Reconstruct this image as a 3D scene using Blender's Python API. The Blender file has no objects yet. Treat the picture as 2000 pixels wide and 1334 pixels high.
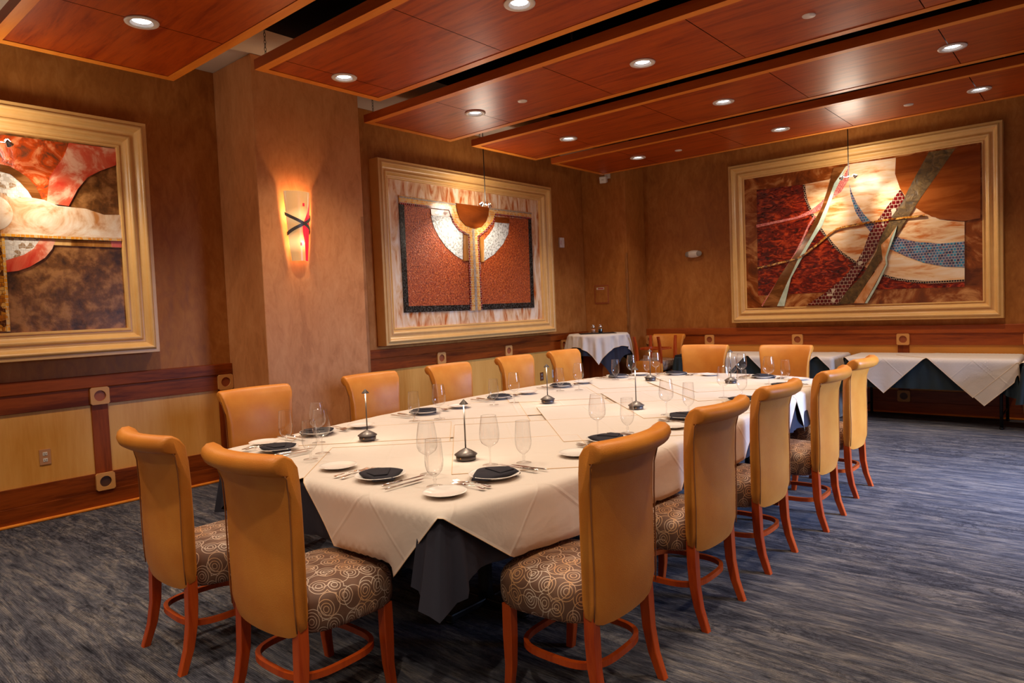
import bpy, bmesh, math, random
from mathutils import Vector, Matrix
from mathutils.geometry import tessellate_polygon
random.seed(7)
PI = math.pi
sc = bpy.context.scene
COL = sc.collection

# ------------------------------------------------------------------ camera
YAW, PITCH, ROLL, FPX = -0.712753799, -0.0471051114, -0.0407626861, 1340.25
CAM_H = 1.48
fw = Vector((math.sin(YAW)*math.cos(PITCH), math.cos(YAW)*math.cos(PITCH), math.sin(PITCH)))
r0 = Vector((math.cos(YAW), -math.sin(YAW), 0)); u0 = r0.cross(fw)
rt = r0*math.cos(ROLL)+u0*math.sin(ROLL); up = -r0*math.sin(ROLL)+u0*math.cos(ROLL)
cd = bpy.data.cameras.new('camera'); cam = bpy.data.objects.new('camera', cd); COL.objects.link(cam)
cam.matrix_world = Matrix(((rt.x, up.x, -fw.x, 0), (rt.y, up.y, -fw.y, 0), (rt.z, up.z, -fw.z, CAM_H), (0, 0, 0, 1)))
cd.sensor_width = 36; cd.lens = FPX*36/2000; cd.clip_start = 0.05; cd.clip_end = 60
sc.camera = cam

# ------------------------------------------------------------------ exposure, world
sc.view_settings.view_transform = 'Standard'; sc.view_settings.look = 'None'
sc.view_settings.gamma = 1; sc.view_settings.use_curve_mapping = False
sc.view_settings.exposure = 0.45
sc.cycles.transparent_max_bounces = 32
sc.cycles.max_bounces = 8
sc.cycles.caustics_reflective = False; sc.cycles.caustics_refractive = False
W = bpy.data.worlds.new('world'); sc.world = W; W.use_nodes = True
W.node_tree.nodes['Background'].inputs[0].default_value = (1.0, 0.76, 0.54, 1)
W.node_tree.nodes['Background'].inputs[1].default_value = 0.19

def lamp(name, kind, loc, energy, color, aim=None, parent=None, **kw):
    d = bpy.data.lights.new(name, kind); d.energy = energy; d.color = color
    for k, v in kw.items(): setattr(d, k, v)
    o = bpy.data.objects.new(name, d); COL.objects.link(o)
    o.location = loc
    if aim is not None:
        o.rotation_euler = (Vector(aim)-Vector(loc)).to_track_quat('-Z', 'Y').to_euler()
    if parent is not None: o.parent = parent
    return o
# daylight coming in through the windows of the right-hand side of the room
DAY = (0.40, 0.58, 1.0)
lamp('daylight', 'AREA', (3.35, 6.3, 1.9), 112, DAY, aim=(-0.5, 6.1, 0.0), shape='RECTANGLE', size=1.8, size_y=1.6, spread=math.radians(66))

WARM = (1.0, 0.81, 0.60)
DOWN_E = 68

# ------------------------------------------------------------------ materials
def srgb(r, g, b):
    f = lambda c: (c/255/12.92 if c/255 <= 0.04045 else ((c/255+0.055)/1.055)**2.4)
    return (f(r), f(g), f(b), 1)
class N:
    def __init__(s, name, rough=0.5, base=(0.5, 0.5, 0.5, 1), spec=0.5, metal=0.0):
        s.m = bpy.data.materials.new(name); s.m.use_nodes = True
        s.t = s.m.node_tree; s.b = s.t.nodes['Principled BSDF']
        s.b.inputs['Roughness'].default_value = rough
        s.b.inputs['Base Color'].default_value = base
        s.b.inputs['Specular IOR Level'].default_value = spec
        s.b.inputs['Metallic'].default_value = metal
        s._c = None
    def n(s, typ, **kw):
        x = s.t.nodes.new(typ)
        for k, v in kw.items():
            if k.startswith('i_'):
                key = k[2:].replace('_', ' ')
                x.inputs[key].default_value = v
            else: setattr(x, k, v)
        return x
    def l(s, a, b): s.t.links.new(a, b)
    def co(s, scale=(1, 1, 1), which='Object', rot=(0, 0, 0), loc=(0, 0, 0)):
        c = s.n('ShaderNodeTexCoord'); mp = s.n('ShaderNodeMapping')
        mp.inputs['Scale'].default_value = scale; mp.inputs['Rotation'].default_value = rot; mp.inputs['Location'].default_value = loc
        s.l(c.outputs[which], mp.inputs[0]); return mp.outputs[0]
    def noise(s, vec, scale=5, detail=4, rough=0.5, dist=0.0):
        x = s.n('ShaderNodeTexNoise'); x.inputs['Scale'].default_value = scale; x.inputs['Detail'].default_value = detail
        x.inputs['Roughness'].default_value = rough; x.inputs['Distortion'].default_value = dist
        s.l(vec, x.inputs['Vector']); return x.outputs['Fac']
    def ramp(s, fac, stops, interp='LINEAR'):
        x = s.n('ShaderNodeValToRGB'); e = x.color_ramp.elements; x.color_ramp.interpolation = interp
        while len(e) < len(stops): e.new(0.5)
        for i, (p, c) in enumerate(stops):
            e[i].position = p; e[i].color = c
        s.l(fac, x.inputs[0]); return x.outputs[0]
    def mix(s, fac, a, b, mode='MIX'):
        x = s.n('ShaderNodeMix'); x.data_type = 'RGBA'; x.blend_type = mode
        for sock, v in ((x.inputs[0], fac), (x.inputs[6], a), (x.inputs[7], b)):
            if hasattr(v, 'is_output'): s.l(v, sock)
            elif isinstance(v, (int, float)): sock.default_value = v
            else: sock.default_value = v
        return x.outputs[2]
    def math(s, op, a, b=0.0, c=0.0):
        x = s.n('ShaderNodeMath'); x.operation = op
        for sock, v in zip(x.inputs, (a, b, c)):
            if hasattr(v, 'is_output'): s.l(v, sock)
            else: sock.default_value = v
        return x.outputs[0]
    def col(s, c): s.l(c, s.b.inputs['Base Color']); return s
    def rough(s, f): s.l(f, s.b.inputs['Roughness']); return s
    def bump(s, h, strength=0.3, dist=0.01):
        x = s.n('ShaderNodeBump'); x.inputs['Strength'].default_value = strength; x.inputs['Distance'].default_value = dist
        s.l(h, x.inputs['Height']); s.l(x.outputs[0], s.b.inputs['Normal']); return s

def plain(name, c, rough=0.5, spec=0.5, metal=0.0): return N(name, rough, c, spec, metal).m

def wood(name, dark, light, axis='x', rough=0.35, scale=1.0, spec=0.5, swirl=0.6):
    k = N(name, rough, spec=spec*0.7)
    sx = {'x': (0.9, 9, 9), 'y': (9, 0.9, 9), 'z': (9, 9, 0.9)}[axis]
    v = k.co(tuple(a*scale for a in sx))
    a = k.noise(v, 1.3, 6, 0.62, swirl)
    v2 = k.co(tuple(a*scale*5 for a in sx))
    b = k.noise(v2, 2.0, 3, 0.6, 0.2)
    f = k.math('ADD', k.math('MULTIPLY', a, 0.75), k.math('MULTIPLY', b, 0.25))
    k.col(k.ramp(f, [(0.36, dark), (0.5, tuple((d*0.4+l*0.6) for d, l in zip(dark, light))), (0.66, light)]))
    return k.m

M = {}
def make_materials():
    # plaster
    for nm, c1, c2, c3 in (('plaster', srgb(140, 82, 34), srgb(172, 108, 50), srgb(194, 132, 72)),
                           ('plaster_lit', srgb(172, 108, 62), srgb(202, 136, 84), srgb(218, 156, 104))):  # column: same plaster, with sconce light and daylight put into the colour
        k = N(nm, 0.42, spec=0.18)
        v = k.co((1.5, 1.5, 0.8)); a = k.noise(v, 1.6, 8, 0.62, 1.6)
        v2 = k.co((5, 5, 2.0)); b = k.noise(v2, 3.0, 6, 0.66, 1.0)
        f = k.math('ADD', k.math('MULTIPLY', a, 0.5), k.math('MULTIPLY', b, 0.5))
        k.col(k.ramp(f, [(0.28, c1), (0.5, c2), (0.72, c3)])); k.rough(k.math('MULTIPLY_ADD', b, 0.3, 0.30)); k.bump(b, 0.10, 0.01)
        M[nm] = k.m
    M['veneer'] = wood('veneer', srgb(138, 40, 4), srgb(192, 80, 14), 'x', 0.36, 1.0, 0.7, 1.2)
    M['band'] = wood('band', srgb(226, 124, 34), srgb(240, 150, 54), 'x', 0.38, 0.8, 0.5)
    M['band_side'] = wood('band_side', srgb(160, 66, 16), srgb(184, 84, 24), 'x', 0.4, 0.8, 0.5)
    M['cherry_y'] = wood('cherry_y', srgb(96, 38, 8), srgb(160, 74, 20), 'y', 0.45, 0.7, 0.25)
    M['cherry_x'] = wood('cherry_x', srgb(120, 48, 12), srgb(176, 84, 26), 'x', 0.35, 0.7)
    M['cherry_z'] = wood('cherry_z', srgb(96, 38, 8), srgb(156, 70, 20), 'z', 0.45, 0.7, 0.25)
    M['maple'] = wood('maple', srgb(216, 148, 64), srgb(232, 170, 88), 'z', 0.33, 0.5, swirl=0.4)
    M['maple_x'] = wood('maple_x', srgb(200, 124, 44), srgb(218, 148, 64), 'x', 0.33, 0.5, swirl=0.4)
    M['block'] = plain('block', srgb(214, 152, 86), 0.4, 0.3)
    M['block_disc'] = plain('block_disc', srgb(160, 84, 48), 0.45, 0.3)
    M['block_dark'] = plain('block_dark', srgb(84, 54, 38), 0.4)
    M['leg_wood'] = wood('leg_wood', srgb(160, 54, 14), srgb(196, 82, 24), 'z', 0.3, 1.5)
    k = N('gold_frame', 0.34, srgb(204, 158, 98), 0.6, 0.0)
    v = k.co((6, 6, 6)); k.col(k.ramp(k.noise(v, 2, 4), [(0.3, srgb(216, 168, 100)), (0.7, srgb(222, 176, 110))])); M['frame'] = k.m
    # leather
    k = N('leather', 0.40, spec=0.36)
    v = k.co((1, 1, 1)); a = k.noise(v, 6, 4, 0.55); vo = k.n('ShaderNodeTexVoronoi'); vo.inputs['Scale'].default_value = 260; k.l(v, vo.inputs['Vector'])
    k.col(k.ramp(a, [(0.3, srgb(206, 122, 40)), (0.7, srgb(220, 142, 56))])); k.bump(vo.outputs['Distance'], 0.18, 0.002)
    M['leather'] = k.m
    M['piping'] = plain('piping', srgb(150, 92, 44), 0.4)
    # seat fabric: rings on brown
    k = N('seat_fabric', 0.55, spec=0.4)
    tc = k.n('ShaderNodeUVMap'); masks = []
    for j, (sca, off, radii) in enumerate(((12.5, (0, 0, 0), (0.0115, 0.0225, 0.035)), (10.5, (3.3, 7.1, 0), (0.043,)))):
        mp = k.n('ShaderNodeMapping'); mp.inputs['Location'].default_value = off; k.l(tc.outputs[0], mp.inputs[0])
        vo = k.n('ShaderNodeTexVoronoi'); vo.voronoi_dimensions = '2D'; vo.inputs['Scale'].default_value = sca
        vo.inputs['Randomness'].default_value = 0.45; k.l(mp.outputs[0], vo.inputs['Vector'])
        d = vo.outputs['Distance']
        for rr in radii:
            e = k.math('ABSOLUTE', k.math('SUBTRACT', d, rr*sca))
            masks.append(k.math('LESS_THAN', e, 0.0015*sca))
    mk = masks[0]
    for q in masks[1:]: mk = k.math('MAXIMUM', mk, q)
    inner = k.noise(k.co((1, 1, 1)), 9, 2)
    line = k.ramp(inner, [(0.4, srgb(208, 190, 172)), (0.6, srgb(206, 156, 108))])
    basec = k.ramp(k.noise(k.co((1, 1, 1)), 14, 2), [(0.4, srgb(104, 74, 58)), (0.65, srgb(118, 86, 68))])
    k.col(k.mix(mk, basec, line)); k.rough(k.math('MULTIPLY_ADD', mk, -0.2, 0.55)); k.bump(k.noise(k.co((1, 1, 1)), 600, 2), 0.15, 0.002)
    M['seat'] = k.m
    # cloths
    k = N('white_cloth', 0.75, srgb(216, 204, 193), 0.2); v = k.co()
    uvn = k.n('ShaderNodeUVMap'); sp = k.n('ShaderNodeSeparateXYZ'); k.l(uvn.outputs[0], sp.inputs[0]); cre = None
    for ax in ('X', 'Y'):
        q = k.math('ABSOLUTE', k.math('SUBTRACT', k.math('FRACT', k.math('MULTIPLY_ADD', sp.outputs[ax], 4.0, 0.5)), 0.5))
        q = k.math('SUBTRACT', 1.0, k.math('MINIMUM', k.math('MULTIPLY', q, 30.0), 1.0)); cre = q if cre is None else k.math('ADD', cre, q)
    k.bump(k.math('ADD', k.noise(v, 5, 4, 0.5, 0.6), k.math('MULTIPLY', cre, 0.22)), 0.35, 0.02); M['white_cloth'] = k.m
    M['hem'] = plain('hem', srgb(222, 188, 148), 0.8, 0.2)
    k = N('dark_cloth', 0.8, srgb(44, 44, 56), 0.25); k.bump(k.noise(k.co(), 300, 2), 0.15, 0.002); M['dark_cloth'] = k.m
    k = N('napkin', 0.8, srgb(40, 38, 46), 0.25); k.bump(k.noise(k.co(), 300, 2), 0.2, 0.002); M['napkin'] = k.m
    M['teal_cloth'] = plain('teal_cloth', srgb(44, 54, 58), 0.85, 0.2)
    M['china'] = plain('china', srgb(240, 234, 228), 0.12, 0.6)
    M['steel'] = plain('steel', (0.72, 0.68, 0.64, 1), 0.16, 0.5, 1.0)
    M['chrome'] = plain('chrome', (0.8, 0.8, 0.8, 1), 0.08, 0.5, 1.0)
    M['graphite'] = plain('graphite', srgb(104, 96, 92), 0.38, 0.5, 0.6)
    M['black'] = plain('black', srgb(16, 15, 15), 0.5)
    M['white_plastic'] = plain('white_plastic', srgb(226, 216, 206), 0.4)
    M['grey_plastic'] = plain('grey_plastic', srgb(150, 140, 132), 0.45)
    M['brown_plate'] = plain('brown_plate', srgb(110, 62, 32), 0.45)
    M['beige_plate'] = plain('beige_plate', srgb(196, 140, 100), 0.45)
    M['red_print'] = plain('red_print', srgb(176, 40, 30), 0.5)
    M['drywall'] = plain('drywall', srgb(212, 196, 178), 0.85, 0.2)
    M['shade_and_core'] = plain('shade_and_core', srgb(34, 28, 26), 0.9, 0.1)  # dark tone for the painted ceiling shade, also used on panel cores
    M['window_glass'] = plain('window_glass', srgb(200, 210, 220), 0.1)
    # carpet
    k = N('carpet', 0.95, spec=0.1)
    v = k.co((1.3, 8.0, 1)); a = k.noise(v, 1.7, 9, 0.74, 1.0)
    v2 = k.co((3.6, 46, 1)); b = k.noise(v2, 1.6, 6, 0.7, 0.5)
    v3 = k.co((1.3, 3.4, 1), loc=(4, 2, 0)); c = k.noise(v3, 2.6, 12, 0.78, 1.2)
    base = k.ramp(a, [(0.32, srgb(50, 52, 64)), (0.48, srgb(88, 89, 100)), (0.66, srgb(136, 130, 128))])
    streak = k.ramp(b, [(0.34, (0.28, 0.28, 0.30, 1)), (0.48, (0.9, 0.9, 0.9, 1)), (0.66, (1.22, 1.2, 1.16, 1))])
    vein = k.ramp(k.math('ABSOLUTE', k.math('SUBTRACT', c, 0.5)), [(0.0, (0.30, 0.31, 0.34, 1)), (0.020, (0.5, 0.5, 0.53, 1)), (0.042, (1, 1, 1, 1))])
    vg = k.ramp(k.noise(k.co((0.4, 0.7, 1)), 1.3, 3), [(0.40, (0.2, 0.2, 0.2, 1)), (0.6, (1, 1, 1, 1))])
    t = k.mix(1.0, base, streak, 'MULTIPLY'); t = k.mix(k.math('MULTIPLY', vg, 0.95), t, k.mix(1.0, t, vein, 'MULTIPLY'))
    wv = k.n('ShaderNodeTexWave'); wv.bands_direction = 'Y'; wv.inputs['Scale'].default_value = 38; wv.inputs['Distortion'].default_value = 0.6; wv.inputs['Detail'].default_value = 2
    k.l(k.co(), wv.inputs['Vector'])
    t = k.mix(0.35, t, k.mix(1.0, t, k.ramp(wv.outputs['Fac'], [(0.2, (0.35, 0.35, 0.35, 1)), (0.6, (1.25, 1.25, 1.25, 1))]), 'MULTIPLY'))
    k.col(t)
    h = k.math('ADD', k.math('MULTIPLY', wv.outputs['Fac'], 0.6), k.noise(k.co(), 260, 2))
    k.bump(h, 0.5, 0.006); M['carpet'] = k.m
    # thin glass
    m = bpy.data.materials.new('thin_glass'); m.use_nodes = True; t = m.node_tree; t.nodes.clear()
    out = t.nodes.new('ShaderNodeOutputMaterial'); mx = t.nodes.new('ShaderNodeMixShader'); tr = t.nodes.new('ShaderNodeBsdfTransparent')
    tint = t.nodes.new('ShaderNodeLayerWeight'); tint.inputs[0].default_value = 0.5
    rp = t.nodes.new('ShaderNodeValToRGB'); rp.color_ramp.elements[0].color = (0.985, 0.985, 0.985, 1); rp.color_ramp.elements[0].position = 0.7
    rp.color_ramp.elements[1].color = (0.40, 0.38, 0.36, 1); rp.color_ramp.elements[1].position = 1.0
    t.links.new(tint.outputs['Facing'], rp.inputs[0]); t.links.new(rp.outputs[0], tr.inputs[0])
    gl = t.nodes.new('ShaderNodeBsdfGlossy'); gl.inputs['Roughness'].default_value = 0.07
    fr = t.nodes.new('ShaderNodeMath'); fr.operation = 'MULTIPLY_ADD'; fr.inputs[1].default_value = 0.75; fr.inputs[2].default_value = 0.06
    pw = t.nodes.new('ShaderNodeMath'); pw.operation = 'POWER'; pw.inputs[1].default_value = 2.6
    t.links.new(tint.outputs['Facing'], pw.inputs[0]); t.links.new(pw.outputs[0], fr.inputs[0])
    t.links.new(fr.outputs[0], mx.inputs[0]); t.links.new(tr.outputs[0], mx.inputs[1]); t.links.new(gl.outputs[0], mx.inputs[2]); t.links.new(mx.outputs[0], out.inputs[0])
    M['glass'] = m
    def emis(name, c, s, samp=False):
        k = N(name); k.b.inputs['Emission Color'].default_value = c; k.b.inputs['Emission Strength'].default_value = s
        if not samp: k.m.cycles.emission_sampling = 'NONE'
        return k.m
    M['lens'] = emis('lens', (0.93, 0.95, 1.0, 1), 7.0)
    M['bulb'] = emis('bulb', (1.0, 0.93, 0.82, 1), 60.0)
    M['lamp_led'] = emis('lamp_led', (1.0, 0.9, 0.75, 1), 6.0)
    # sconce glass: lit from within, hot near the two bulbs
    k = N('sconce_glass', 0.25, srgb(206, 134, 62))
    c = k.n('ShaderNodeTexCoord'); acc = None
    for z0, a in ((0.40, 7.5), (0.17, 7.5)):
        mp = k.n('ShaderNodeMapping'); mp.inputs['Location'].default_value = (0, 0.0, -z0); k.l(c.outputs['Object'], mp.inputs[0])
        ln = k.n('ShaderNodeVectorMath'); ln.operation = 'LENGTH'; k.l(mp.outputs[0], ln.inputs[0])
        g = k.math('MAXIMUM', k.math('SUBTRACT', 1.0, k.math('MULTIPLY', ln.outputs['Value'], a)), 0.0)
        g = k.math('POWER', g, 1.5); acc = g if acc is None else k.math('ADD', acc, g)
    k.l(k.math('MULTIPLY_ADD', acc, 3.6, 0.30), k.b.inputs['Emission Strength']); k.b.inputs['Emission Color'].default_value = (1.0, 0.60, 0.25, 1)
    k.m.cycles.emission_sampling = 'NONE'; M['sconce_glass'] = k.m
    k = N('sconce_red', 0.3, srgb(200, 20, 30)); k.b.inputs['Emission Color'].default_value = (0.9, 0.02, 0.04, 1); k.b.inputs['Emission Strength'].default_value = 0.7
    k.m.cycles.emission_sampling = 'NONE'; M['sconce_red'] = k.m
    # artwork glass and stone
    def marble(name, c1, c2, c3, scale=3.0, stretch=(1, 1, 1), rough=0.15, dist=2.5, rot=(0, 0, 0), bmp=0.0, detail=6):
        k = N(name, rough, spec=0.5); v = k.co(stretch, rot=rot); a = k.noise(v, scale, detail, 0.6, dist)
        k.col(k.ramp(a, [(0.34, c1), (0.5, c2), (0.64, c3)]))
        if bmp: k.bump(a, bmp, 0.02)
        M[name] = k.m
    marble('cream_glass', srgb(236, 214, 190), srgb(230, 188, 142), srgb(200, 112, 48), 2.4, (1, 1, 4.5), 0.22, 0.5, rot=(0, 0.6, 0), detail=8)
    marble('border_glass', srgb(240, 220, 196), srgb(226, 184, 140), srgb(186, 96, 40), 2.4, (1, 3.2, 0.8), 0.2, 1.4)
    marble('amber_glass', srgb(88, 36, 10), srgb(138, 66, 20), srgb(204, 142, 84), 3.0, (1, 1, 1), 0.2, 1.2, detail=8)
    marble('red_glass', srgb(44, 6, 3), srgb(112, 20, 5), srgb(190, 62, 20), 9.0, (1, 1, 2.2), 0.16, 1.2, bmp=0.6, detail=10)
    marble('flame_glass', srgb(110, 60, 36), srgb(196, 70, 16), srgb(226, 140, 90), 4.0, (1, 1, 1), 0.2, 3.0, rot=(0.8, 0, 0), bmp=0.5)
    marble('coral_glass', srgb(200, 60, 40), srgb(214, 100, 70), srgb(234, 180, 150), 3.0, (1, 1, 1), 0.2, 2.5)
    marble('arm_glass', srgb(236, 222, 204), srgb(222, 190, 158), srgb(186, 122, 66), 2.5, (1, 1, 1), 0.2, 2.6)
    marble('brown_gloss', srgb(108, 46, 12), srgb(132, 62, 20), srgb(158, 84, 34), 1.2, (0.6, 1, 3.5), 0.08, 1.0)
    marble('mirror_brown', srgb(82, 44, 18), srgb(110, 62, 26), srgb(160, 104, 56), 2.0, (1, 1, 3), 0.1, 1.0)
    marble('olive_stone', srgb(62, 44, 18), srgb(92, 66, 28), srgb(116, 88, 42), 14, (1, 1, 1), 0.45, 1.0, bmp=0.4)
    marble('mint_glass', srgb(168, 186, 166), srgb(188, 204, 186), srgb(206, 220, 204), 8, (1, 1, 1), 0.2, 0.5)
    marble('peach_glass', srgb(186, 108, 50), srgb(208, 140, 84), srgb(222, 172, 128), 4, (1, 1, 1), 0.2, 1.5)
    marble('copper', srgb(112, 38, 6), srgb(174, 70, 18), srgb(214, 116, 56), 52, (1, 1, 1), 0.3, 0.4, bmp=0.8, detail=3)
    marble('rust_stone', srgb(60, 34, 12), srgb(112, 68, 26), srgb(164, 112, 62), 9, (1, 1, 1), 0.35, 0.15, bmp=0.3, detail=14)
    marble('black_tile', srgb(14, 14, 14), srgb(30, 30, 28), srgb(88, 86, 80), 70, (1, 1, 1), 0.2, 0.2)
    marble('gold_gloss', srgb(128, 78, 30), srgb(176, 116, 52), srgb(226, 178, 112), 2.0, (1, 3, 0.5), 0.1, 0.5)
    marble('white_hammer', srgb(150, 148, 140), srgb(206, 206, 200), srgb(226, 226, 222), 34, (1, 1, 1), 0.2, 0.2, bmp=0.7, detail=2)
    def tess(name, cols, size=0.022, grout=(0.5, 0.45, 0.4, 1), rough=0.15, mort=0.06, swap=True, rh=0.5, wd=1.0, noise_cols=True):
        k = N(name, rough, spec=0.6)
        c = k.n('ShaderNodeTexCoord'); sep = k.n('ShaderNodeSeparateXYZ'); cb = k.n('ShaderNodeCombineXYZ'); k.l(c.outputs['Object'], sep.inputs[0])
        k.l(k.math('ADD', sep.outputs['X'], sep.outputs['Y']), cb.inputs['X']); k.l(sep.outputs['Z'], cb.inputs['Y'])
        br = k.n('ShaderNodeTexBrick'); br.inputs['Scale'].default_value = 1/size; br.inputs['Mortar Size'].default_value = mort
        br.inputs['Brick Width'].default_value = wd; br.inputs['Row Height'].default_value = rh*2
        k.l(cb.outputs[0], br.inputs['Vector'])
        rnd = k.n('ShaderNodeTexVoronoi'); rnd.inputs['Scale'].default_value = 1/size*1.0; k.l(c.outputs['Object'], rnd.inputs['Vector'])
        sp = k.n('ShaderNodeSeparateColor'); k.l(rnd.outputs['Color'], sp.inputs[0])
        st = [(i/len(cols), cc) for i, cc in enumerate(cols)]
        colr = k.ramp(sp.outputs[0], st, 'CONSTANT')
        k.col(k.mix(br.outputs['Fac'], colr, grout)); k.bump(k.math('SUBTRACT', 1.0, br.outputs['Fac']), 0.4, 0.004)
        M[name] = k.m
    tess('tess_yellow', [srgb(226, 150, 44), srgb(236, 178, 80), srgb(214, 140, 50), srgb(224, 182, 120)], 0.03, srgb(210, 190, 160))
    tess('tess_red', [srgb(120, 10, 16), srgb(150, 20, 26), srgb(96, 12, 14)], 0.03, srgb(214, 190, 170))
    tess('tess_grey', [srgb(150, 130, 112), srgb(170, 150, 130), srgb(130, 112, 98)], 0.02, srgb(220, 200, 180))
    tess('tess_brick', [srgb(92, 14, 16), srgb(78, 12, 14), srgb(104, 18, 20), srgb(92, 14, 16), srgb(84, 12, 14), srgb(96, 14, 16), srgb(110, 18, 20), srgb(78, 12, 14), srgb(100, 16, 18), srgb(200, 184, 160)], 0.045, srgb(206, 178, 150), mort=0.05)
    tess('tess_blue', [srgb(60, 110, 150), srgb(70, 90, 120), srgb(90, 80, 110), srgb(50, 130, 160), srgb(60, 56, 84)], 0.032, srgb(190, 170, 160), mort=0.07)
    tess('tess_pink', [srgb(206, 96, 92), srgb(224, 130, 120), srgb(190, 80, 80)], 0.022, srgb(226, 176, 160))
    tess('tess_white', [srgb(214, 206, 196), srgb(226, 218, 208), srgb(200, 186, 170), srgb(226, 218, 208), srgb(160, 130, 100)], 0.03, srgb(190, 180, 168), mort=0.05)
    tess('tess_black', [srgb(14, 12, 24), srgb(30, 20, 40)], 0.026, srgb(200, 160, 120), mort=0.1)
    tess('tess_gold', [srgb(190, 120, 30), srgb(214, 160, 80), srgb(170, 96, 20), srgb(80, 40, 16)], 0.03, srgb(120, 70, 30))
make_materials()

# ------------------------------------------------------------------ mesh helpers
class MB:
    def __init__(s): s.bm = bmesh.new(); s.uv = None
    def box(s, a, b, bevel=0.0):
        x0, y0, z0 = a; x1, y1, z1 = b
        vs = [s.bm.verts.new(p) for p in ((x0, y0, z0), (x1, y0, z0), (x1, y1, z0), (x0, y1, z0), (x0, y0, z1), (x1, y0, z1), (x1, y1, z1), (x0, y1, z1))]
        fs = [s.bm.faces.new([vs[i] for i in q]) for q in ((3, 2, 1, 0), (4, 5, 6, 7), (0, 1, 5, 4), (1, 2, 6, 5), (2, 3, 7, 6), (3, 0, 4, 7))]
        if bevel:
            es = list({e for f in fs for e in f.edges})
            bmesh.ops.bevel(s.bm, geom=es, offset=bevel, segments=2, affect='EDGES', profile=0.5)
        return s
    def loft(s, rings, closed=True, cap=True, smooth=True):
        R = [[s.bm.verts.new(p) for p in r] for r in rings]
        n = len(R[0])
        for i in range(len(R)-1):
            for j in range(n if closed else n-1):
                f = s.bm.faces.new((R[i][j], R[i][(j+1) % n], R[i+1][(j+1) % n], R[i+1][j])); f.smooth = smooth
        if cap and closed:
            s.bm.faces.new(list(reversed(R[0]))); s.bm.faces.new(R[-1])
        return R
    def lathe(s, prof, c=(0, 0, 0), n=32, cap=False, smooth=True):
        rings = []
        for r, z in prof:
            rings.append([(c[0]+max(r, 1e-4)*math.cos(2*PI*k/n), c[1]+max(r, 1e-4)*math.sin(2*PI*k/n), c[2]+z) for k in range(n)])
        s.loft(rings, True, cap, smooth); return s
    def tube(s, pts, rad, n=8, closed=False, flat=None):
        pts = [Vector(p) for p in pts]; m = len(pts); rings = []
        ref = Vector((0, 0, 1))
        for i, p in enumerate(pts):
            a = pts[(i-1) % m] if (closed or i > 0) else p; b = pts[(i+1) % m] if (closed or i < m-1) else p
            t = (b-a).normalized(); rr = ref if abs(t.dot(ref)) < 0.95 else Vector((0, 1, 0))
            x = t.cross(rr).normalized(); y = x.cross(t).normalized()
            ra, rb = (rad if not hasattr(rad, '__len__') else rad) if flat is None and not hasattr(rad, '__len__') and False else ((rad, rad) if flat is None else flat)
            if callable(rad): ra = rb = rad(i/(m-1))
            rings.append([tuple(p+x*ra*math.cos(2*PI*k/n)+y*rb*math.sin(2*PI*k/n)) for k in range(n)])
        if closed: rings.append(rings[0])
        s.loft(rings, True, not closed); return s
    def prism(s, poly, axis, a, b):
        # poly in the two other axes; extruded along axis from a to b
        def P(u, v, w): return {'x': (w, u, v), 'y': (u, w, v), 'z': (u, v, w)}[axis]
        A = [s.bm.verts.new(P(u, v, a)) for u, v in poly]; B = [s.bm.verts.new(P(u, v, b)) for u, v in poly]
        n = len(poly)
        s.bm.faces.new(A); s.bm.faces.new(list(reversed(B)))
        for i in range(n): s.bm.faces.new((A[i], B[i], B[(i+1) % n], A[(i+1) % n]))
        return s
    def build(s, name, mat, parent=None, smooth=None, weld=True, loc=None):
        if weld: bmesh.ops.remove_doubles(s.bm, verts=s.bm.verts, dist=1e-5)
        bmesh.ops.recalc_face_normals(s.bm, faces=s.bm.faces)
        if smooth is not None:
            for f in s.bm.faces: f.smooth = smooth
        me = bpy.data.meshes.new(name); s.bm.to_mesh(me); s.bm.free()
        for m in (mat if isinstance(mat, (list, tuple)) else [mat]): me.materials.append(m)
        o = bpy.data.objects.new(name, me); COL.objects.link(o)
        if parent is not None: o.parent = parent
        if loc: o.location = loc
        return o
def autosmooth(o, deg=35):
    me = o.data
    for p in me.polygons: p.use_smooth = True
    try: me.set_sharp_from_angle(angle=math.radians(deg))
    except Exception: pass
    return o
def tag(o, label=None, cat=None, group=None, kind=None):
    if label: o['label'] = label
    if cat: o['category'] = cat
    if group: o['group'] = group
    if kind: o['kind'] = kind
    return o
def thing(name, loc=(0, 0, 0), rz=0.0, label=None, cat=None, group=None, kind=None):
    o = bpy.data.objects.new(name, None); COL.objects.link(o); o.location = loc; o.rotation_euler = (0, 0, rz); o.empty_display_size = 0.1
    return tag(o, label, cat, group, kind)
def struct(mb, name, mat, label, cat='structure', parent=None, sm=False):
    o = mb.build(name, mat, parent)
    if sm: autosmooth(o)
    if parent is None: tag(o, label, cat, kind='structure')
    return o
KIDS = {}
def copy_tree(o, loc, rz, label, group=None, rot=None):
    def rec(a, par):
        c = a.copy(); COL.objects.link(c)
        if par is not None: c.parent = par
        for ch in list(a.children): rec(ch, c)
        return c
    c = rec(o, None); c.location = loc; c.rotation_euler = rot if rot else (0, 0, rz)
    c['label'] = label
    if group: c['group'] = group
    return c

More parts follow.
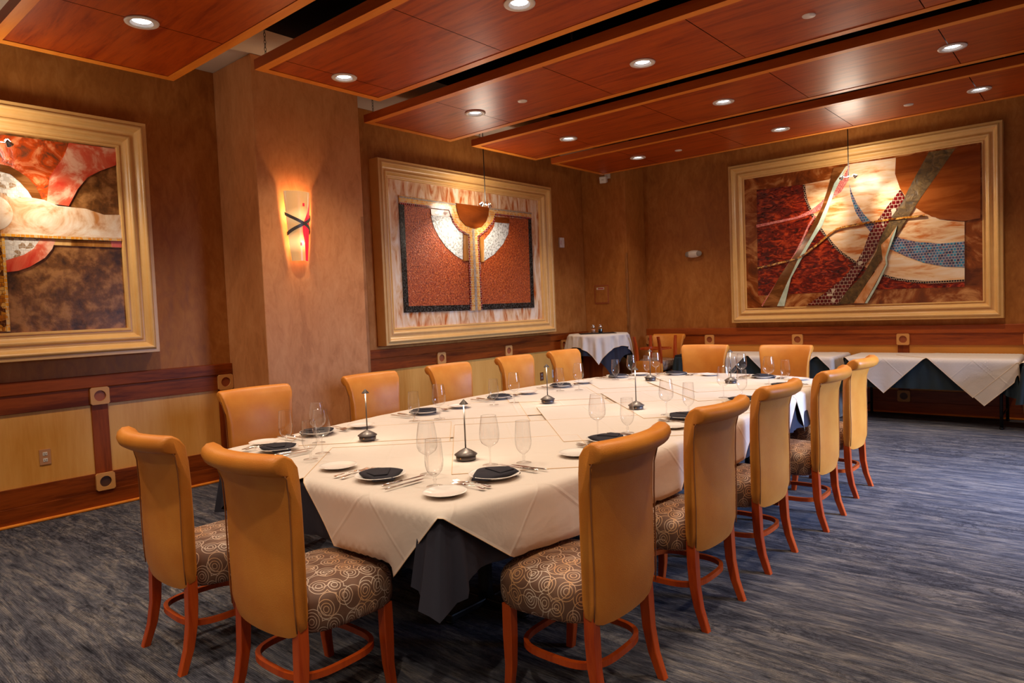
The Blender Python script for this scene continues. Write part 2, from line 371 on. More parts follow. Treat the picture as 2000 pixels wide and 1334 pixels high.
# ------------------------------------------------------------------ room shell
WX = -6.213; BY = 9.55; CX = -5.535; CEIL = 3.76; RX = 3.6; FY = -3.2
struct(MB().box((WX-0.2, FY, -0.12), (RX, BY+0.2, 0.0)), 'floor', M['carpet'], 'grey streaked carpet covering the whole floor')
struct(MB().box((WX-0.2, FY, CEIL+0.002), (-5.02, BY+0.2, CEIL+0.1)).box((-5.02, 8.95, CEIL+0.002), (RX, BY+0.2, CEIL+0.1)), 'ceiling', M['drywall'], 'pale plastered ceiling edge above the hanging panels')
o = struct(MB().box((-5.02, FY, CEIL+0.001), (RX, 8.95, CEIL+0.1)), 'ceiling', M['shade_and_core'], 'ceiling above the hanging panels, its shade put into a dark colour')  # shade over the hanging panels is put into the ceiling colour
struct(MB().box((WX-0.2, FY, 0), (WX, BY+0.2, CEIL)), 'wall_left', M['plaster'], 'long left wall in mottled brown plaster above wood panelling')
struct(MB().box((WX, BY, 0), (RX, BY+0.2, CEIL)), 'wall_back', M['plaster'], 'back wall in mottled brown plaster behind the buffet tables')
struct(MB().box((WX, 3.13, 0), (CX, 4.24, CEIL), 0.006), 'wall_column', M['plaster_lit'], 'square column with the lit wall sconce')
struct(MB().box((WX, 9.0, 0), (-5.43, BY, CEIL), 0.006), 'wall_corner_column', M['plaster'], 'boxed corner column behind the tall round table')
struct(MB().box((CX-.035, 4.2405, .0), (CX+.0025, 4.2425, 2.45)).box((CX+.0005, 4.205, .0), (CX+.0025, 4.2425, 2.45)), 'trim_90', M['glass'], 'clear plastic corner guard on the sconce column')
struct(MB().box((-5.465, 8.9975, .0), (-5.4275, 8.9995, 2.25)).box((-5.4295, 8.9975, .0), (-5.4275, 9.035, 2.25)), 'trim_91', M['glass'], 'clear plastic corner guard on the corner column')
# right wall with windows (outside the frame; the daylight enters here)
w = MB(); w.box((RX, FY, 0), (RX+0.2, BY+0.2, 0.45)); w.box((RX, FY, 3.0), (RX+0.2, BY+0.2, CEIL)); w.box((RX, 7.5, 0.45), (RX+0.2, BY+0.2, 3.0)); w.box((RX, FY, 0.45), (RX+0.2, 4.9, 3.0))
struct(w, 'wall_right', M['plaster'], 'right wall with a window opening')
w = MB(); 
for y in (4.9, 6.17, 7.44): w.box((RX+0.02, y, 0.45), (RX+0.10, y+0.06, 3.0))
w.box((RX+0.02, 4.9, 0.45), (RX+0.10, 7.5, 0.52)); w.box((RX+0.02, 4.9, 2.94), (RX+0.10, 7.5, 3.0))
struct(w, 'window_1', M['black'], 'dark framed window in the right wall')

# ------------------------------------------------------------------ wainscot on the left wall
def wains(run, a, b, blocks, lowblocks, stiles, n0, mats):
    """run: 'y' on the left wall (plane x=WX), 'x' on the back wall (plane y=BY)."""
    cher, map_ = mats
    def B(mb, u0, u1, z0, z1, t, bev=0.003):
        if run == 'y': mb.box((WX, u0, z0), (WX+t, u1, z1), bev)
        else: mb.box((u0, BY-t, z0), (u1, BY, z1), bev)
        return mb
    side = 'left' if run == 'y' else 'back'
    n = n0
    o = B(MB(), a, b, 0.985, 1.085, 0.045, 0.006); struct(o, 'trim_%d' % n, cher, 'reddish wood cap rail along the %s wall' % side); n += 1
    o = B(MB(), a, b, 0.845, 0.985, 0.030); struct(o, 'trim_%d' % n, cher, 'upper reddish wood rail along the %s wall' % side); n += 1
    o = B(MB(), a, b, 0.285, 0.845, 0.014, 0); struct(o, 'trim_%d' % n, map_, 'pale maple panels along the %s wall' % side); n += 1
    o = B(MB(), a, b, 0.142, 0.285, 0.030); struct(o, 'trim_%d' % n, cher, 'lower reddish wood rail along the %s wall' % side); n += 1
    o = MB(); B(o, a, b, 0.0, 0.142, 0.036); struct(o, 'baseboard_%s' % side, cher, 'reddish wood baseboard along the %s wall' % side)
    o = MB(); B(o, a, b, 0.0, 0.022, 0.055, 0.008); struct(o, 'trim_%d' % n, M['band'], 'shoe moulding at the foot of the %s wall' % side); n += 1
    for y in stiles:
        o = B(MB(), y-0.062, y+0.062, 0.285, 0.845, 0.026); struct(o, 'trim_%d' % n, M['cherry_z'], 'upright wood stile on the %s wall' % side); n += 1
    for ys, z0, z1, dark in ((blocks, 0.840, 0.990, 'block_disc'), (lowblocks, 0.140, 0.288, 'block_dark')):
        for y in ys:
            mb = MB()
            # square block with a round recess: ring of quads around the circle
            t = 0.052; K = 32; zc = (z0+z1)/2; h = 0.070; r = 0.044
            def P(u, v, d): return (WX+d, y+u, zc+v) if run == 'y' else (y+u, BY-d, zc+v)
            sq = []; ci = []; ci2 = []
            for i in range(K):
                an = 2*PI*(i+0.5)/K; c, s_ = math.cos(an), math.sin(an); q = h/max(abs(c), abs(s_))
                sq.append(P(c*q, s_*q, t)); ci.append(P(c*r, s_*r, t)); ci2.append(P(c*r, s_*r, t-0.014))
            back = [P((p[1]-y if run == 'y' else p[0]-y), p[2]-zc, 0.0) for p in sq]
            mb.loft([back, sq, ci, ci2], True, False, False)
            o = mb.build('trim_%d' % n, M['block']); tag(o, 'square maple block with a round inlay on the %s wall' % side, 'structure', kind='structure')
            d = MB(); d.bm.faces.new([d.bm.verts.new(P(math.cos(2*PI*i/K)*r, math.sin(2*PI*i/K)*r, t-0.0135)) for i in range(K)])
            d.build('inlay', M['block_disc'] if dark == 'block_disc' else M[dark], o); n += 1
    return n
n = wains('y', FY, 3.13, (-1.6, -0.4, 0.80, 2.0, 3.055), (0.80, 2.0), (-1.6, -0.4, 0.80, 2.0, 3.055), 1, (M['cherry_y'], M['maple']))
n = wains('y', 4.24, 9.0, (4.545, 5.80, 7.06, 8.33), (4.545, 5.80, 7.06, 8.33), (4.545, 5.80, 7.06, 8.33), n, (M['cherry_y'], M['maple']))
n = wains('x', -5.43, RX, (-5.36, -4.385, -3.13, -1.87, -0.61, 0.65), (-4.385, -3.13, -1.87, -0.61), (-4.385, -3.13, -1.87, -0.61, 0.65), n, (M['cherry_x'], M['maple_x']))

# ------------------------------------------------------------------ hanging wooden ceiling panels with recessed downlights
PZ = 3.42; PH = 0.078; XEND = 2.45
SEAMS = [-4.69+1.253*k for k in range(6)]
def downlight(x, y, label, ring):
    t = thing('downlight', (x, y, PZ), 0, label, 'ceiling light', 'recessed downlights in the wooden ceiling panels')
    MB().lathe([(0.066, 0.002), (0.074, -0.008), (0.100, -0.007), (0.103, 0.0), (0.100, 0.003)], n=40).build('trim_ring', M['white_plastic'], t)
    MB().lathe([(0.070, -0.006), (0.062, 0.004), (0.057, 0.012), (0.055, 0.013)], n=40).build('baffle', M['grey_plastic'], t)
    MB().lathe([(0.0, 0.0105), (0.056, 0.0105)], n=32).build('lens', M['lens'], t)
    lamp('downlight_lamp', 'SPOT', (0, 0, -0.012), DOWN_E, WARM, aim=None, parent=t, spot_size=math.radians(112), spot_blend=0.85, shadow_soft_size=0.045)
    return t
def chain(x, y, parent):
    mb = MB(); z = PZ+PH+0.012; k = 0
    while z < CEIL-0.005:
        a = k % 2; L = 0.018 if k else 0.012; pts = []
        for i in range(10):
            an = 2*PI*i/10; u = 0.008*math.cos(an); w_ = L*math.sin(an)
            pts.append((x+(u if a else 0), y+(0 if a else u), z+w_))
        mb.tube(pts, 0.0022, 5, True); z += 0.028 if k else 0.026; k += 1
    mb.lathe([(0.012, 0), (0.012, 0.004)], (x, y, PZ+PH), 12, True)
    mb.build('hanging_chain', M['graphite'], parent)
def ceiling_panel(y0, y1, x0, label, lights, ref, disks=()):
    t = thing('ceiling_panel', (0, 0, 0), 0, label, 'ceiling panel', 'hanging wooden ceiling panels')
    x1 = XEND; b = 0.075; zc = (y0+y1)/2
    fr = MB()
    for (a, c) in (((x0, y0, PZ), (x1, y0+b, PZ+PH)), ((x0, y1-b, PZ), (x1, y1, PZ+PH)), ((x0, y0+b, PZ), (x0+b, y1-b, PZ+PH)), ((x1-b, y0+b, PZ), (x1, y1-b, PZ+PH))):
        fr.box(a, c)
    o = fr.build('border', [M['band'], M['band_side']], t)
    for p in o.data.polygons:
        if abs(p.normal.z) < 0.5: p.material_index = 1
    MB().box((x0+b, y0+b, PZ+0.045), (x1-b, y1-b, PZ+PH-0.004)).build('core', M['shade_and_core'], t)
    edges = [x0+b] + [s_ for s_ in SEAMS if x0+b+0.1 < s_ < x1-b-0.1] + [x1-b]
    holes = [lx for lx in lights]
    # veneer boards; where a seam runs through a light both boards get a half-round cut
    for i in range(len(edges)-1):
        a, c = edges[i]+0.0035, edges[i+1]-0.0035
        mb = MB(); ya, yb = y0+b+0.003, y1-b-0.003; zz = PZ+0.004
        hx = [h for h in holes if a-0.07 < h < c+0.07]
        cuts = sorted(hx)
        cur = a
        def quad(xa, xb, y_a, y_b):
            if xb-xa > 1e-4 and y_b-y_a > 1e-4:
                mb.bm.faces.new([mb.bm.verts.new(p) for p in ((xa, y_a, zz), (xa, y_b, zz), (xb, y_b, zz), (xb, y_a, zz))])
        for h in cuts:
            l_, r_ = max(a, h-0.12), min(c, h+0.12)
            quad(cur, l_, ya, yb); quad(l_, r_, ya, zc-0.12); quad(l_, r_, zc+0.12, yb)
            K = 48; P = []
            for j in range(K+1):
                an = 2*PI*j/K; cs, sn = math.cos(an), math.sin(an); q = 0.12/max(abs(cs), abs(sn))
                P.append(((h+cs*0.070, zc+sn*0.070), (h+cs*q, zc+sn*q)))
            cl = lambda p: (min(max(p[0], a), c), p[1], zz)
            for j in range(K):
                q4 = [cl(P[j][0]), cl(P[j][1]), cl(P[j+1][1]), cl(P[j+1][0])]
                if max(v[0] for v in q4)-min(v[0] for v in q4) > 1e-4:
                    try: mb.bm.faces.new([mb.bm.verts.new(v) for v in q4])
                    except Exception: pass
            cur = r_
        quad(cur, c, ya, yb)
        for f in mb.bm.faces: pass
        mb.build('veneer_board', M['veneer'], t)
    for cx in (x0+0.09, x0+2.55, x0+5.0, x0+7.2): 
        for cy in (y0+0.05, y1-0.05): chain(cx, cy, t)
    for j, lx in enumerate(lights):
        downlight(lx, zc, 'recessed downlight, %s from left in the %s' % (('first', 'second', 'third', 'fourth', 'fifth')[j], ref), None)
    for (dx, nm) in disks:
        tag(MB().lathe([(0.0, -0.006), (0.042, -0.006), (0.046, 0.0), (0.046, 0.003)], (dx, zc+(0.055), PZ+0.003), 28).build('sprinkler_cover', M['white_plastic']),
            'white cover plate, %s in the %s' % (nm, ref), 'cover plate', 'white cover plates in the ceiling panels')
LX = [-4.69, -2.82, -0.915, 0.97]
panels = [(1.30, 2.525, -5.665, 'nearest ceiling panel', LX, ()),
          (2.86, 4.08, -5.005, 'ceiling panel ending at the column', LX, ()),
          (4.405, 5.62, -5.665, 'third ceiling panel from the camera', LX, ((-4.13, 'left one of two'), (-1.545, 'right one of two'))),
          (5.965, 7.175, -5.665, 'ceiling panel second from the back wall', LX, ()),
          (7.515, 8.755, -5.665, 'ceiling panel next to the back wall', LX, ((-4.13, 'left one of two'), (-1.53, 'right one of two')))]
lab = ['hanging cherry veneer ceiling panel at top left, nearest the camera', 'hanging cherry veneer ceiling panel whose shorter end stops at the sconce column',
       'hanging cherry veneer ceiling panel, third from the camera', 'hanging cherry veneer ceiling panel, second from the back wall', 'hanging cherry veneer ceiling panel next to the back wall']
for (y0, y1, x0, ref, ls, dk), lb in zip(panels, lab): ceiling_panel(y0, y1, x0, lb, ls, ref, dk)
ceiling_panel(-0.26, 0.965, -5.665, 'hanging cherry veneer ceiling panel above the camera', LX, 'ceiling panel above the camera')
ceiling_panel(-1.82, -0.60, -5.665, 'hanging cherry veneer ceiling panel behind the camera', LX, 'ceiling panel behind the camera')

# ------------------------------------------------------------------ framed mosaics
def frame_mesh(plane, a0, a1, z0, z1, back, prof):
    """prof: list of (inset, height above the wall); swept round the rectangle with mitred corners"""
    mb = MB(); rings = []
    for ins, hgt in prof:
        ring = []
        for (u, v) in ((a0+ins, z0+ins), (a1-ins, z0+ins), (a1-ins, z1-ins), (a0+ins, z1-ins)):
            ring.append((back+hgt, u, v) if plane == 'x' else (u, back-hgt, v))
        rings.append(ring)
    mb.loft(rings, True, False, False)
    return mb
def prof(depth, w):
    P = [(0.0, 0.002), (0.0, depth-0.02), (0.004, depth-0.012), (0.03, depth-0.012), (0.034, depth-0.004)]
    def arc(x0, h0, x1, h1, bulge, n=6):
        for i in range(1, n+1):
            t = i/n; P.append((x0+(x1-x0)*t, h0+(h1-h0)*t+bulge*math.sin(PI*t)))
    arc(0.034, depth-0.004, 0.062, depth-0.010, 0.009)
    P.append((0.064, depth-0.022)); arc(0.064, depth-0.022, 0.118, depth-0.050, -0.014, 8)
    P.append((0.120, depth-0.042)); arc(0.120, depth-0.042, 0.150, depth-0.056, 0.009)
    P.append((0.152, depth-0.068)); arc(0.152, depth-0.068, w-0.022, depth-0.086, -0.006)
    P.append((w-0.018, depth-0.078)); P.append((w-0.004, depth-0.082)); P.append((w, depth-0.095)); P.append((w, 0.01))
    return P
class Art:
    def __init__(s, plane, base, parent): s.p = plane; s.b = base; s.t = parent; s.k = 0
    def P(s, u, v, d): return (s.b+d, u, v) if s.p == 'x' else (u, s.b-d, v)
    def poly(s, name, pts, mat, d0, th=0.006):
        s.k += 1
        mb = MB(); A = [mb.bm.verts.new(s.P(u, v, d0+th)) for u, v in pts]; B = [mb.bm.verts.new(s.P(u, v, d0-0.004)) for u, v in pts]
        n_ = len(pts)
        for tri in tessellate_polygon([[Vector((u, v, 0)) for u, v in pts]]): mb.bm.faces.new([A[i] for i in tri])
        for i in range(n_): mb.bm.faces.new((A[i], B[i], B[(i+1) % n_], A[(i+1) % n_]))
        return mb.build(name, M[mat], s.t)
    def line(s, name, pts, w, mat, d0, th=0.006):
        L = []; R = []
        for i, (u, v) in enumerate(pts):
            a = pts[max(i-1, 0)]; b = pts[min(i+1, len(pts)-1)]; dx, dy = b[0]-a[0], b[1]-a[1]; q = math.hypot(dx, dy)
            L.append((u-dy/q*w, v+dx/q*w)); R.append((u+dy/q*w, v-dx/q*w))
        return s.poly(name, L+R[::-1], mat, d0, th)
def cr(pts, n=5):
    """Catmull-Rom through the points (open)"""
    out = []
    for i in range(len(pts)-1):
        p0 = pts[max(i-1, 0)]; p1 = pts[i]; p2 = pts[i+1]; p3 = pts[min(i+2, len(pts)-1)]
        for k in range(n):
            t = k/n; out.append(tuple(0.5*((2*b)+(-a+c)*t+(2*a-5*b+4*c-d)*t*t+(-a+3*b-3*c+d)*t**3) for a, b, c, d in zip(p0, p1, p2, p3)))
    out.append(tuple(pts[-1])); return out
A3={
'red':[(-3.635,2.985),(-3.0,2.968),(-2.62,2.973),(-1.215,2.97),(-1.227,1.525),(-2.189,1.539),(-3.208,1.53),(-3.647,1.528)],
'cream':[(-3.0,2.968),(-2.688,2.984),(-2.444,3.139),(-1.916,3.128),(-1.927,2.936),(-1.877,2.753),(-1.734,2.521),(-1.551,2.374),(-1.388,2.311),(-1.221,2.279),(-1.226,1.6),(-1.559,1.596),(-1.9,1.649),(-2.113,1.732),(-2.388,1.892),(-2.596,2.074),(-2.789,2.342),(-2.877,2.499),(-2.944,2.675)],
'brown_glass':[(-1.916,3.128),(-1.06,3.132),(-1.066,2.298),(-1.229,2.285),(-1.469,2.336),(-1.633,2.431),(-1.751,2.532),(-1.877,2.753),(-1.927,2.936)],
'olive':[(-1.568,3.134),(-1.3,3.129),(-1.48,2.865),(-1.648,2.624),(-1.839,2.32),(-2.019,2.023),(-2.148,1.814),(-2.415,1.377),(-2.648,1.369),(-2.297,1.743),(-2.145,2.014),(-2.07,2.246),(-1.835,2.631),(-1.695,2.899)],
'brick':[(-1.878,2.734),(-1.827,2.629),(-1.96,2.432),(-2.07,2.246),(-2.182,1.998),(-2.353,1.747),(-2.608,1.372),(-3.001,1.371),(-2.764,1.521),(-2.564,1.678),(-2.389,1.872),(-2.292,2.047),(-2.215,2.262),(-2.066,2.484),(-1.958,2.628)],
'blue':[(-2.448,2.896),(-2.416,2.77),(-2.367,2.642),(-2.285,2.491),(-2.159,2.336),(-2.016,2.231),(-1.876,2.148),(-1.722,2.094),(-1.472,2.048),(-1.223,2.053),(-1.225,1.749),(-1.425,1.773),(-1.64,1.836),(-1.827,1.929),(-2.001,2.032),(-2.197,2.24),(-2.305,2.392),(-2.378,2.522),(-2.432,2.732)],
'pink':[(-2.44,3.128),(-2.457,2.938),(-2.545,2.809),(-2.663,2.722),(-2.764,2.631),(-2.865,2.581),(-3.071,2.532),(-3.647,2.468),(-3.646,2.508),(-3.091,2.556),(-2.904,2.628),(-2.802,2.699),(-2.701,2.789),(-2.543,2.951),(-2.464,3.081)],
'mirror':[(-2.627,3.118),(-2.473,3.123),(-2.542,2.992),(-2.622,2.84),(-2.694,2.664),(-2.787,2.426),(-2.912,2.228),(-3.04,2.005),(-3.193,1.736),(-3.286,1.37),(-3.583,1.38),(-3.32,1.809),(-3.101,2.096),(-2.909,2.418),(-2.783,2.634),(-2.71,2.832)],
'mint':[(-2.473,3.123),(-2.542,2.972),(-2.622,2.82),(-2.694,2.623),(-2.778,2.404),(-2.913,2.207),(-3.04,2.005),(-3.193,1.736),(-3.286,1.37),(-3.384,1.373),(-3.236,1.695),(-3.082,2.009),(-2.943,2.231),(-2.827,2.43),(-2.713,2.687),(-2.621,2.922)],
'mint2':[(-1.909,2.308),(-1.963,2.196),(-2.019,2.023),(-2.047,1.927),(-2.039,1.846),(-2.151,1.614),(-2.284,1.373),(-2.256,1.372),(-2.124,1.612),(-2.021,1.845),(-2.029,1.925),(-1.992,2.041),(-1.937,2.193)],
'peach2':[(-1.918,2.299),(-1.982,2.158),(-2.047,1.927),(-2.043,1.847),(-2.16,1.614),(-2.293,1.373),(-2.415,1.377),(-2.223,1.678),(-2.075,1.889),(-2.09,2.089),(-1.999,2.18)],
}
L3={
'pinkline':[(-3.594,1.38),(-3.32,1.787),(-3.1,2.118),(-2.949,2.422),(-2.866,2.539)],
'gold':[(-3.638,1.908),(-3.36,1.954),(-3.082,2.009),(-2.914,2.112),(-2.751,2.234),(-2.651,2.307),(-2.553,2.348),(-2.25,2.376),(-1.873,2.392),(-1.617,2.391)],
'dots':[(-3.0,2.968),(-2.983,2.786),(-2.944,2.675),(-2.877,2.499),(-2.789,2.342),(-2.596,2.074),(-2.388,1.892)],
'dots2':[(-2.113,1.732),(-1.9,1.649),(-1.559,1.596),(-1.226,1.6)],
}
A2={
'copperL':[(5.301,2.741),(5.727,2.73),(6.356,2.741),(6.323,1.559),(5.298,1.564)],
'copperR':[(6.6,2.723),(6.854,2.723),(7.575,2.737),(7.558,1.565),(6.541,1.56)],
'blackL':[(5.225,2.751),(5.301,2.75),(5.298,1.564),(6.323,1.559),(6.323,1.486),(5.227,1.489)],
'blackR':[(7.572,2.741),(7.641,2.741),(7.635,1.489),(6.536,1.487),(6.541,1.56),(7.557,1.563)],
'whiteL':[(5.71,2.646),(6.028,2.658),(6.135,2.542),(6.246,2.457),(6.221,2.129),(6.087,2.185),(5.942,2.279),(5.827,2.399),(5.75,2.518)],
'whiteR':[(6.62,2.384),(6.753,2.486),(6.846,2.588),(6.864,2.643),(7.152,2.647),(7.122,2.507),(7.008,2.363),(6.823,2.219),(6.603,2.117)],
'band':[(5.224,2.843),(5.663,2.839),(6.128,2.832),(6.147,2.725),(6.193,2.637),(6.292,2.561),(6.451,2.534),(6.59,2.571),(6.678,2.644),(6.726,2.733),(6.746,2.83),(7.647,2.834),(7.631,2.741),(6.861,2.743),(6.821,2.644),(6.671,2.519),(6.52,2.426),(6.532,2.077),(6.536,1.485),(6.318,1.484),(6.328,2.073),(6.337,2.435),(6.183,2.491),(6.087,2.584),(6.021,2.742),(5.224,2.743)],
'disc':[(6.133,2.832),(6.746,2.83),(6.726,2.733),(6.678,2.644),(6.59,2.571),(6.451,2.534),(6.292,2.561),(6.193,2.637),(6.152,2.725)],
'pillarL':[(6.246,2.446),(6.332,2.435),(6.323,2.119),(6.225,2.116)],
'pillarR':[(6.545,2.427),(6.624,2.441),(6.612,2.113),(6.55,2.112)],
'lintelL':[(5.715,2.725),(6.02,2.729),(6.036,2.655),(5.715,2.648)],
'lintelR':[(6.86,2.716),(7.156,2.716),(7.152,2.647),(6.855,2.644)],
}
A1={
'flame':[(1.455,2.918),(1.892,2.92),(1.872,2.825),(1.813,2.74),(1.753,2.641),(1.725,2.44),(1.42,2.369)],
'pinkband':[(1.899,2.924),(2.237,2.928),(2.232,2.794),(2.106,2.73),(2.016,2.671),(1.939,2.569),(1.868,2.429),(1.721,2.439),(1.753,2.641),(1.813,2.74),(1.865,2.824)],
'mirrorarc':[(1.441,2.698),(1.495,2.691),(1.549,2.661),(1.609,2.616),(1.656,2.554),(1.692,2.459),(1.637,2.447),(1.603,2.518),(1.556,2.58),(1.498,2.632),(1.437,2.644)],
'whitearc':[(1.437,2.644),(1.498,2.632),(1.556,2.58),(1.603,2.518),(1.637,2.447),(1.42,2.369)],
'arm':[(1.428,2.489),(1.499,2.449),(1.587,2.472),(1.703,2.46),(1.793,2.423),(1.986,2.416),(2.114,2.378),(2.237,2.387),(2.234,2.194),(1.792,2.188),(1.409,2.186)],
'goldstrip':[(1.409,2.189),(1.792,2.192),(2.234,2.196),(2.233,2.171),(1.791,2.168),(1.408,2.168)],
'mirrorstrip':[(1.75,2.165),(2.232,2.168),(2.229,2.118),(1.727,2.119)],
'whitelow':[(1.432,2.168),(1.665,2.168),(1.614,2.084),(1.548,2.037),(1.431,1.992)],
'redarc':[(1.665,2.168),(1.764,2.165),(1.735,2.089),(1.682,2.018),(1.58,1.948),(1.503,1.916),(1.434,1.906),(1.433,1.992),(1.548,2.037),(1.614,2.087)],
'redmosaic':[(1.408,2.168),(1.43,2.168),(1.408,1.466),(1.364,1.468)],
'goldvert':[(1.417,2.169),(1.434,2.168),(1.427,1.465),(1.405,1.466)],
}

# mosaic on the back wall
t = thing('framed_mosaic', (-2.43, BY, 1.155), 0, 'wide gold framed glass mosaic of sweeping bands on the back wall', 'mosaic picture')
t.location = (0, 0, 0)
autosmooth(frame_mesh('y', -4.01, -0.85, 1.155, 3.355, BY, prof(0.13, 0.205)).build('frame', M['frame'], t), 30)
a = Art('y', BY-0.04, t)
a.poly('border_glass', [(-3.82, 1.35), (-1.04, 1.35), (-1.04, 3.17), (-3.82, 3.17)], 'amber_glass', 0.0)
a.poly('red_glass', A3['red'], 'red_glass', 0.003)
a.poly('cream_glass', A3['cream'], 'cream_glass', 0.006)
a.poly('blue_band', A3['blue'], 'tess_blue', 0.009)
a.poly('brown_glass', A3['brown_glass'], 'brown_gloss', 0.012, 0.012)
a.poly('olive_band', A3['olive'], 'olive_stone', 0.016, 0.010)
a.poly('red_tile_band', A3['brick'], 'tess_brick', 0.018, 0.010)
a.poly('pink_band', A3['pink'], 'tess_pink', 0.012)
a.line('pink_line', cr(L3['pinkline']), 0.011, 'tess_pink', 0.012)
a.poly('brown_mirror', A3['mirror'], 'mirror_brown', 0.018, 0.008)
a.poly('mint_strip', A3['mint'], 'mint_glass', 0.020, 0.010)
a.poly('peach_strip', A3['peach2'], 'peach_glass', 0.024, 0.010)
a.poly('mint_strip', A3['mint2'], 'mint_glass', 0.026, 0.012)
a.line('gold_thread', cr(L3['gold']), 0.012, 'tess_gold', 0.027, 0.008)
a.line('dotted_edge', cr(L3['dots']), 0.014, 'tess_black', 0.009)
a.line('dotted_edge', cr(L3['dots2']), 0.014, 'tess_black', 0.009)
# mosaic on the left wall, right of the column
t = thing('framed_mosaic', (0, 0, 0), 0, 'gold framed mosaic with a T shaped yellow band and copper fields', 'mosaic picture')
autosmooth(frame_mesh('x', 4.87, 8.015, 1.125, 3.213, WX, prof(0.165, 0.195)).build('frame', M['frame'], t), 30)
a = Art('x', WX+0.045, t)
a.poly('border_glass', [(5.03, 1.29), (7.84, 1.29), (7.84, 3.04), (5.03, 3.04)], 'border_glass', 0.0)
a.poly('black_tile_edge', A2['blackL'], 'black_tile', 0.012); a.poly('black_tile_edge', A2['blackR'], 'black_tile', 0.012)
a.poly('copper_field', A2['copperL'], 'copper', 0.010); a.poly('copper_field', A2['copperR'], 'copper', 0.010)
a.poly('white_quarter', A2['whiteL'], 'white_hammer', 0.016); a.poly('white_quarter', A2['whiteR'], 'white_hammer', 0.016)
a.poly('brown_lintel', A2['lintelL'], 'brown_gloss', 0.018); a.poly('brown_lintel', A2['lintelR'], 'brown_gloss', 0.018)
a.poly('gold_pillar', A2['pillarL'], 'gold_gloss', 0.020, 0.012); a.poly('gold_pillar', A2['pillarR'], 'gold_gloss', 0.020, 0.012)
a.poly('yellow_band', A2['band'], 'tess_yellow', 0.022)
a.poly('brown_half_disc', A2['disc'], 'brown_gloss', 0.026, 0.012)
for q in ('L', 'R'):
    b = {'L': [(5.224, 2.752), (6.016, 2.750), (6.08, 2.598), (6.18, 2.503), (6.345, 2.445), (6.337, 2.07), (6.328, 1.487)],
         'R': [(7.631, 2.752), (6.87, 2.752), (6.829, 2.655), (6.678, 2.530), (6.512, 2.436), (6.522, 2.07), (6.526, 1.487)]}[q]
    a.line('red_row', b, 0.013, 'tess_red', 0.0245)
a.line('grey_row', [(5.224, 2.825), (6.14, 2.815), (6.205, 2.65), (6.3, 2.58), (6.455, 2.55), (6.58, 2.588), (6.665, 2.655), (6.715, 2.74), (6.735, 2.815), (7.64, 2.82)], 0.010, 'tess_grey', 0.0245)
a.line('grey_row', [(6.43, 2.53), (6.43, 2.07), (6.427, 1.487)], 0.022, 'tess_grey', 0.0245)
# mosaic on the near left wall
t = thing('framed_mosaic', (0, 0, 0), 0, 'gold framed stone and glass mosaic cut off by the left edge', 'mosaic picture')
autosmooth(frame_mesh('x', 0.25, 2.45, 1.240, 3.150, WX, prof(0.165, 0.215)).build('frame', M['frame'], t), 30)
a = Art('x', WX+0.045, t)
a.poly('stone_field', [(0.44, 1.43), (2.26, 1.43), (2.26, 2.96), (0.44, 2.96)], 'rust_stone', 0.0)
for key, nm, mt, d in (('flame', 'flame_glass', 'flame_glass', 0.006), ('pinkband', 'coral_band', 'coral_glass', 0.012), ('whitearc', 'white_mosaic', 'tess_white', 0.010), ('mirrorarc', 'brown_mirror_arc', 'mirror_brown', 0.016),
                       ('redarc', 'coral_arc', 'coral_glass', 0.012), ('whitelow', 'white_mosaic', 'tess_white', 0.010), ('mirrorstrip', 'mirror_strip', 'gold_gloss', 0.010),
                       ('arm', 'cream_arm', 'arm_glass', 0.022), ('goldstrip', 'gold_row', 'tess_yellow', 0.026), ('redmosaic', 'red_mosaic', 'tess_gold', 0.012), ('goldvert', 'gold_column', 'tess_yellow', 0.016)):
    a.poly(nm, A1[key], mt, d); a.poly(nm, [(2*1.36-u, v) for u, v in A1[key]][::-1], mt, d)
a.poly('coral_glass', [(2.15, 2.169), (2.232, 2.169), (2.232, 2.12), (2.16, 2.12)], 'coral_glass', 0.012)
mb = MB(); mb.lathe([(0, 0.016), (0.06, 0.014), (0.11, 0.008), (0.135, 0.0)], n=32)
o = mb.build('glass_dome', M['arm_glass'], t); o.rotation_euler = (0, PI/2, 0); o.location = (WX+0.075, 1.36, 2.34)

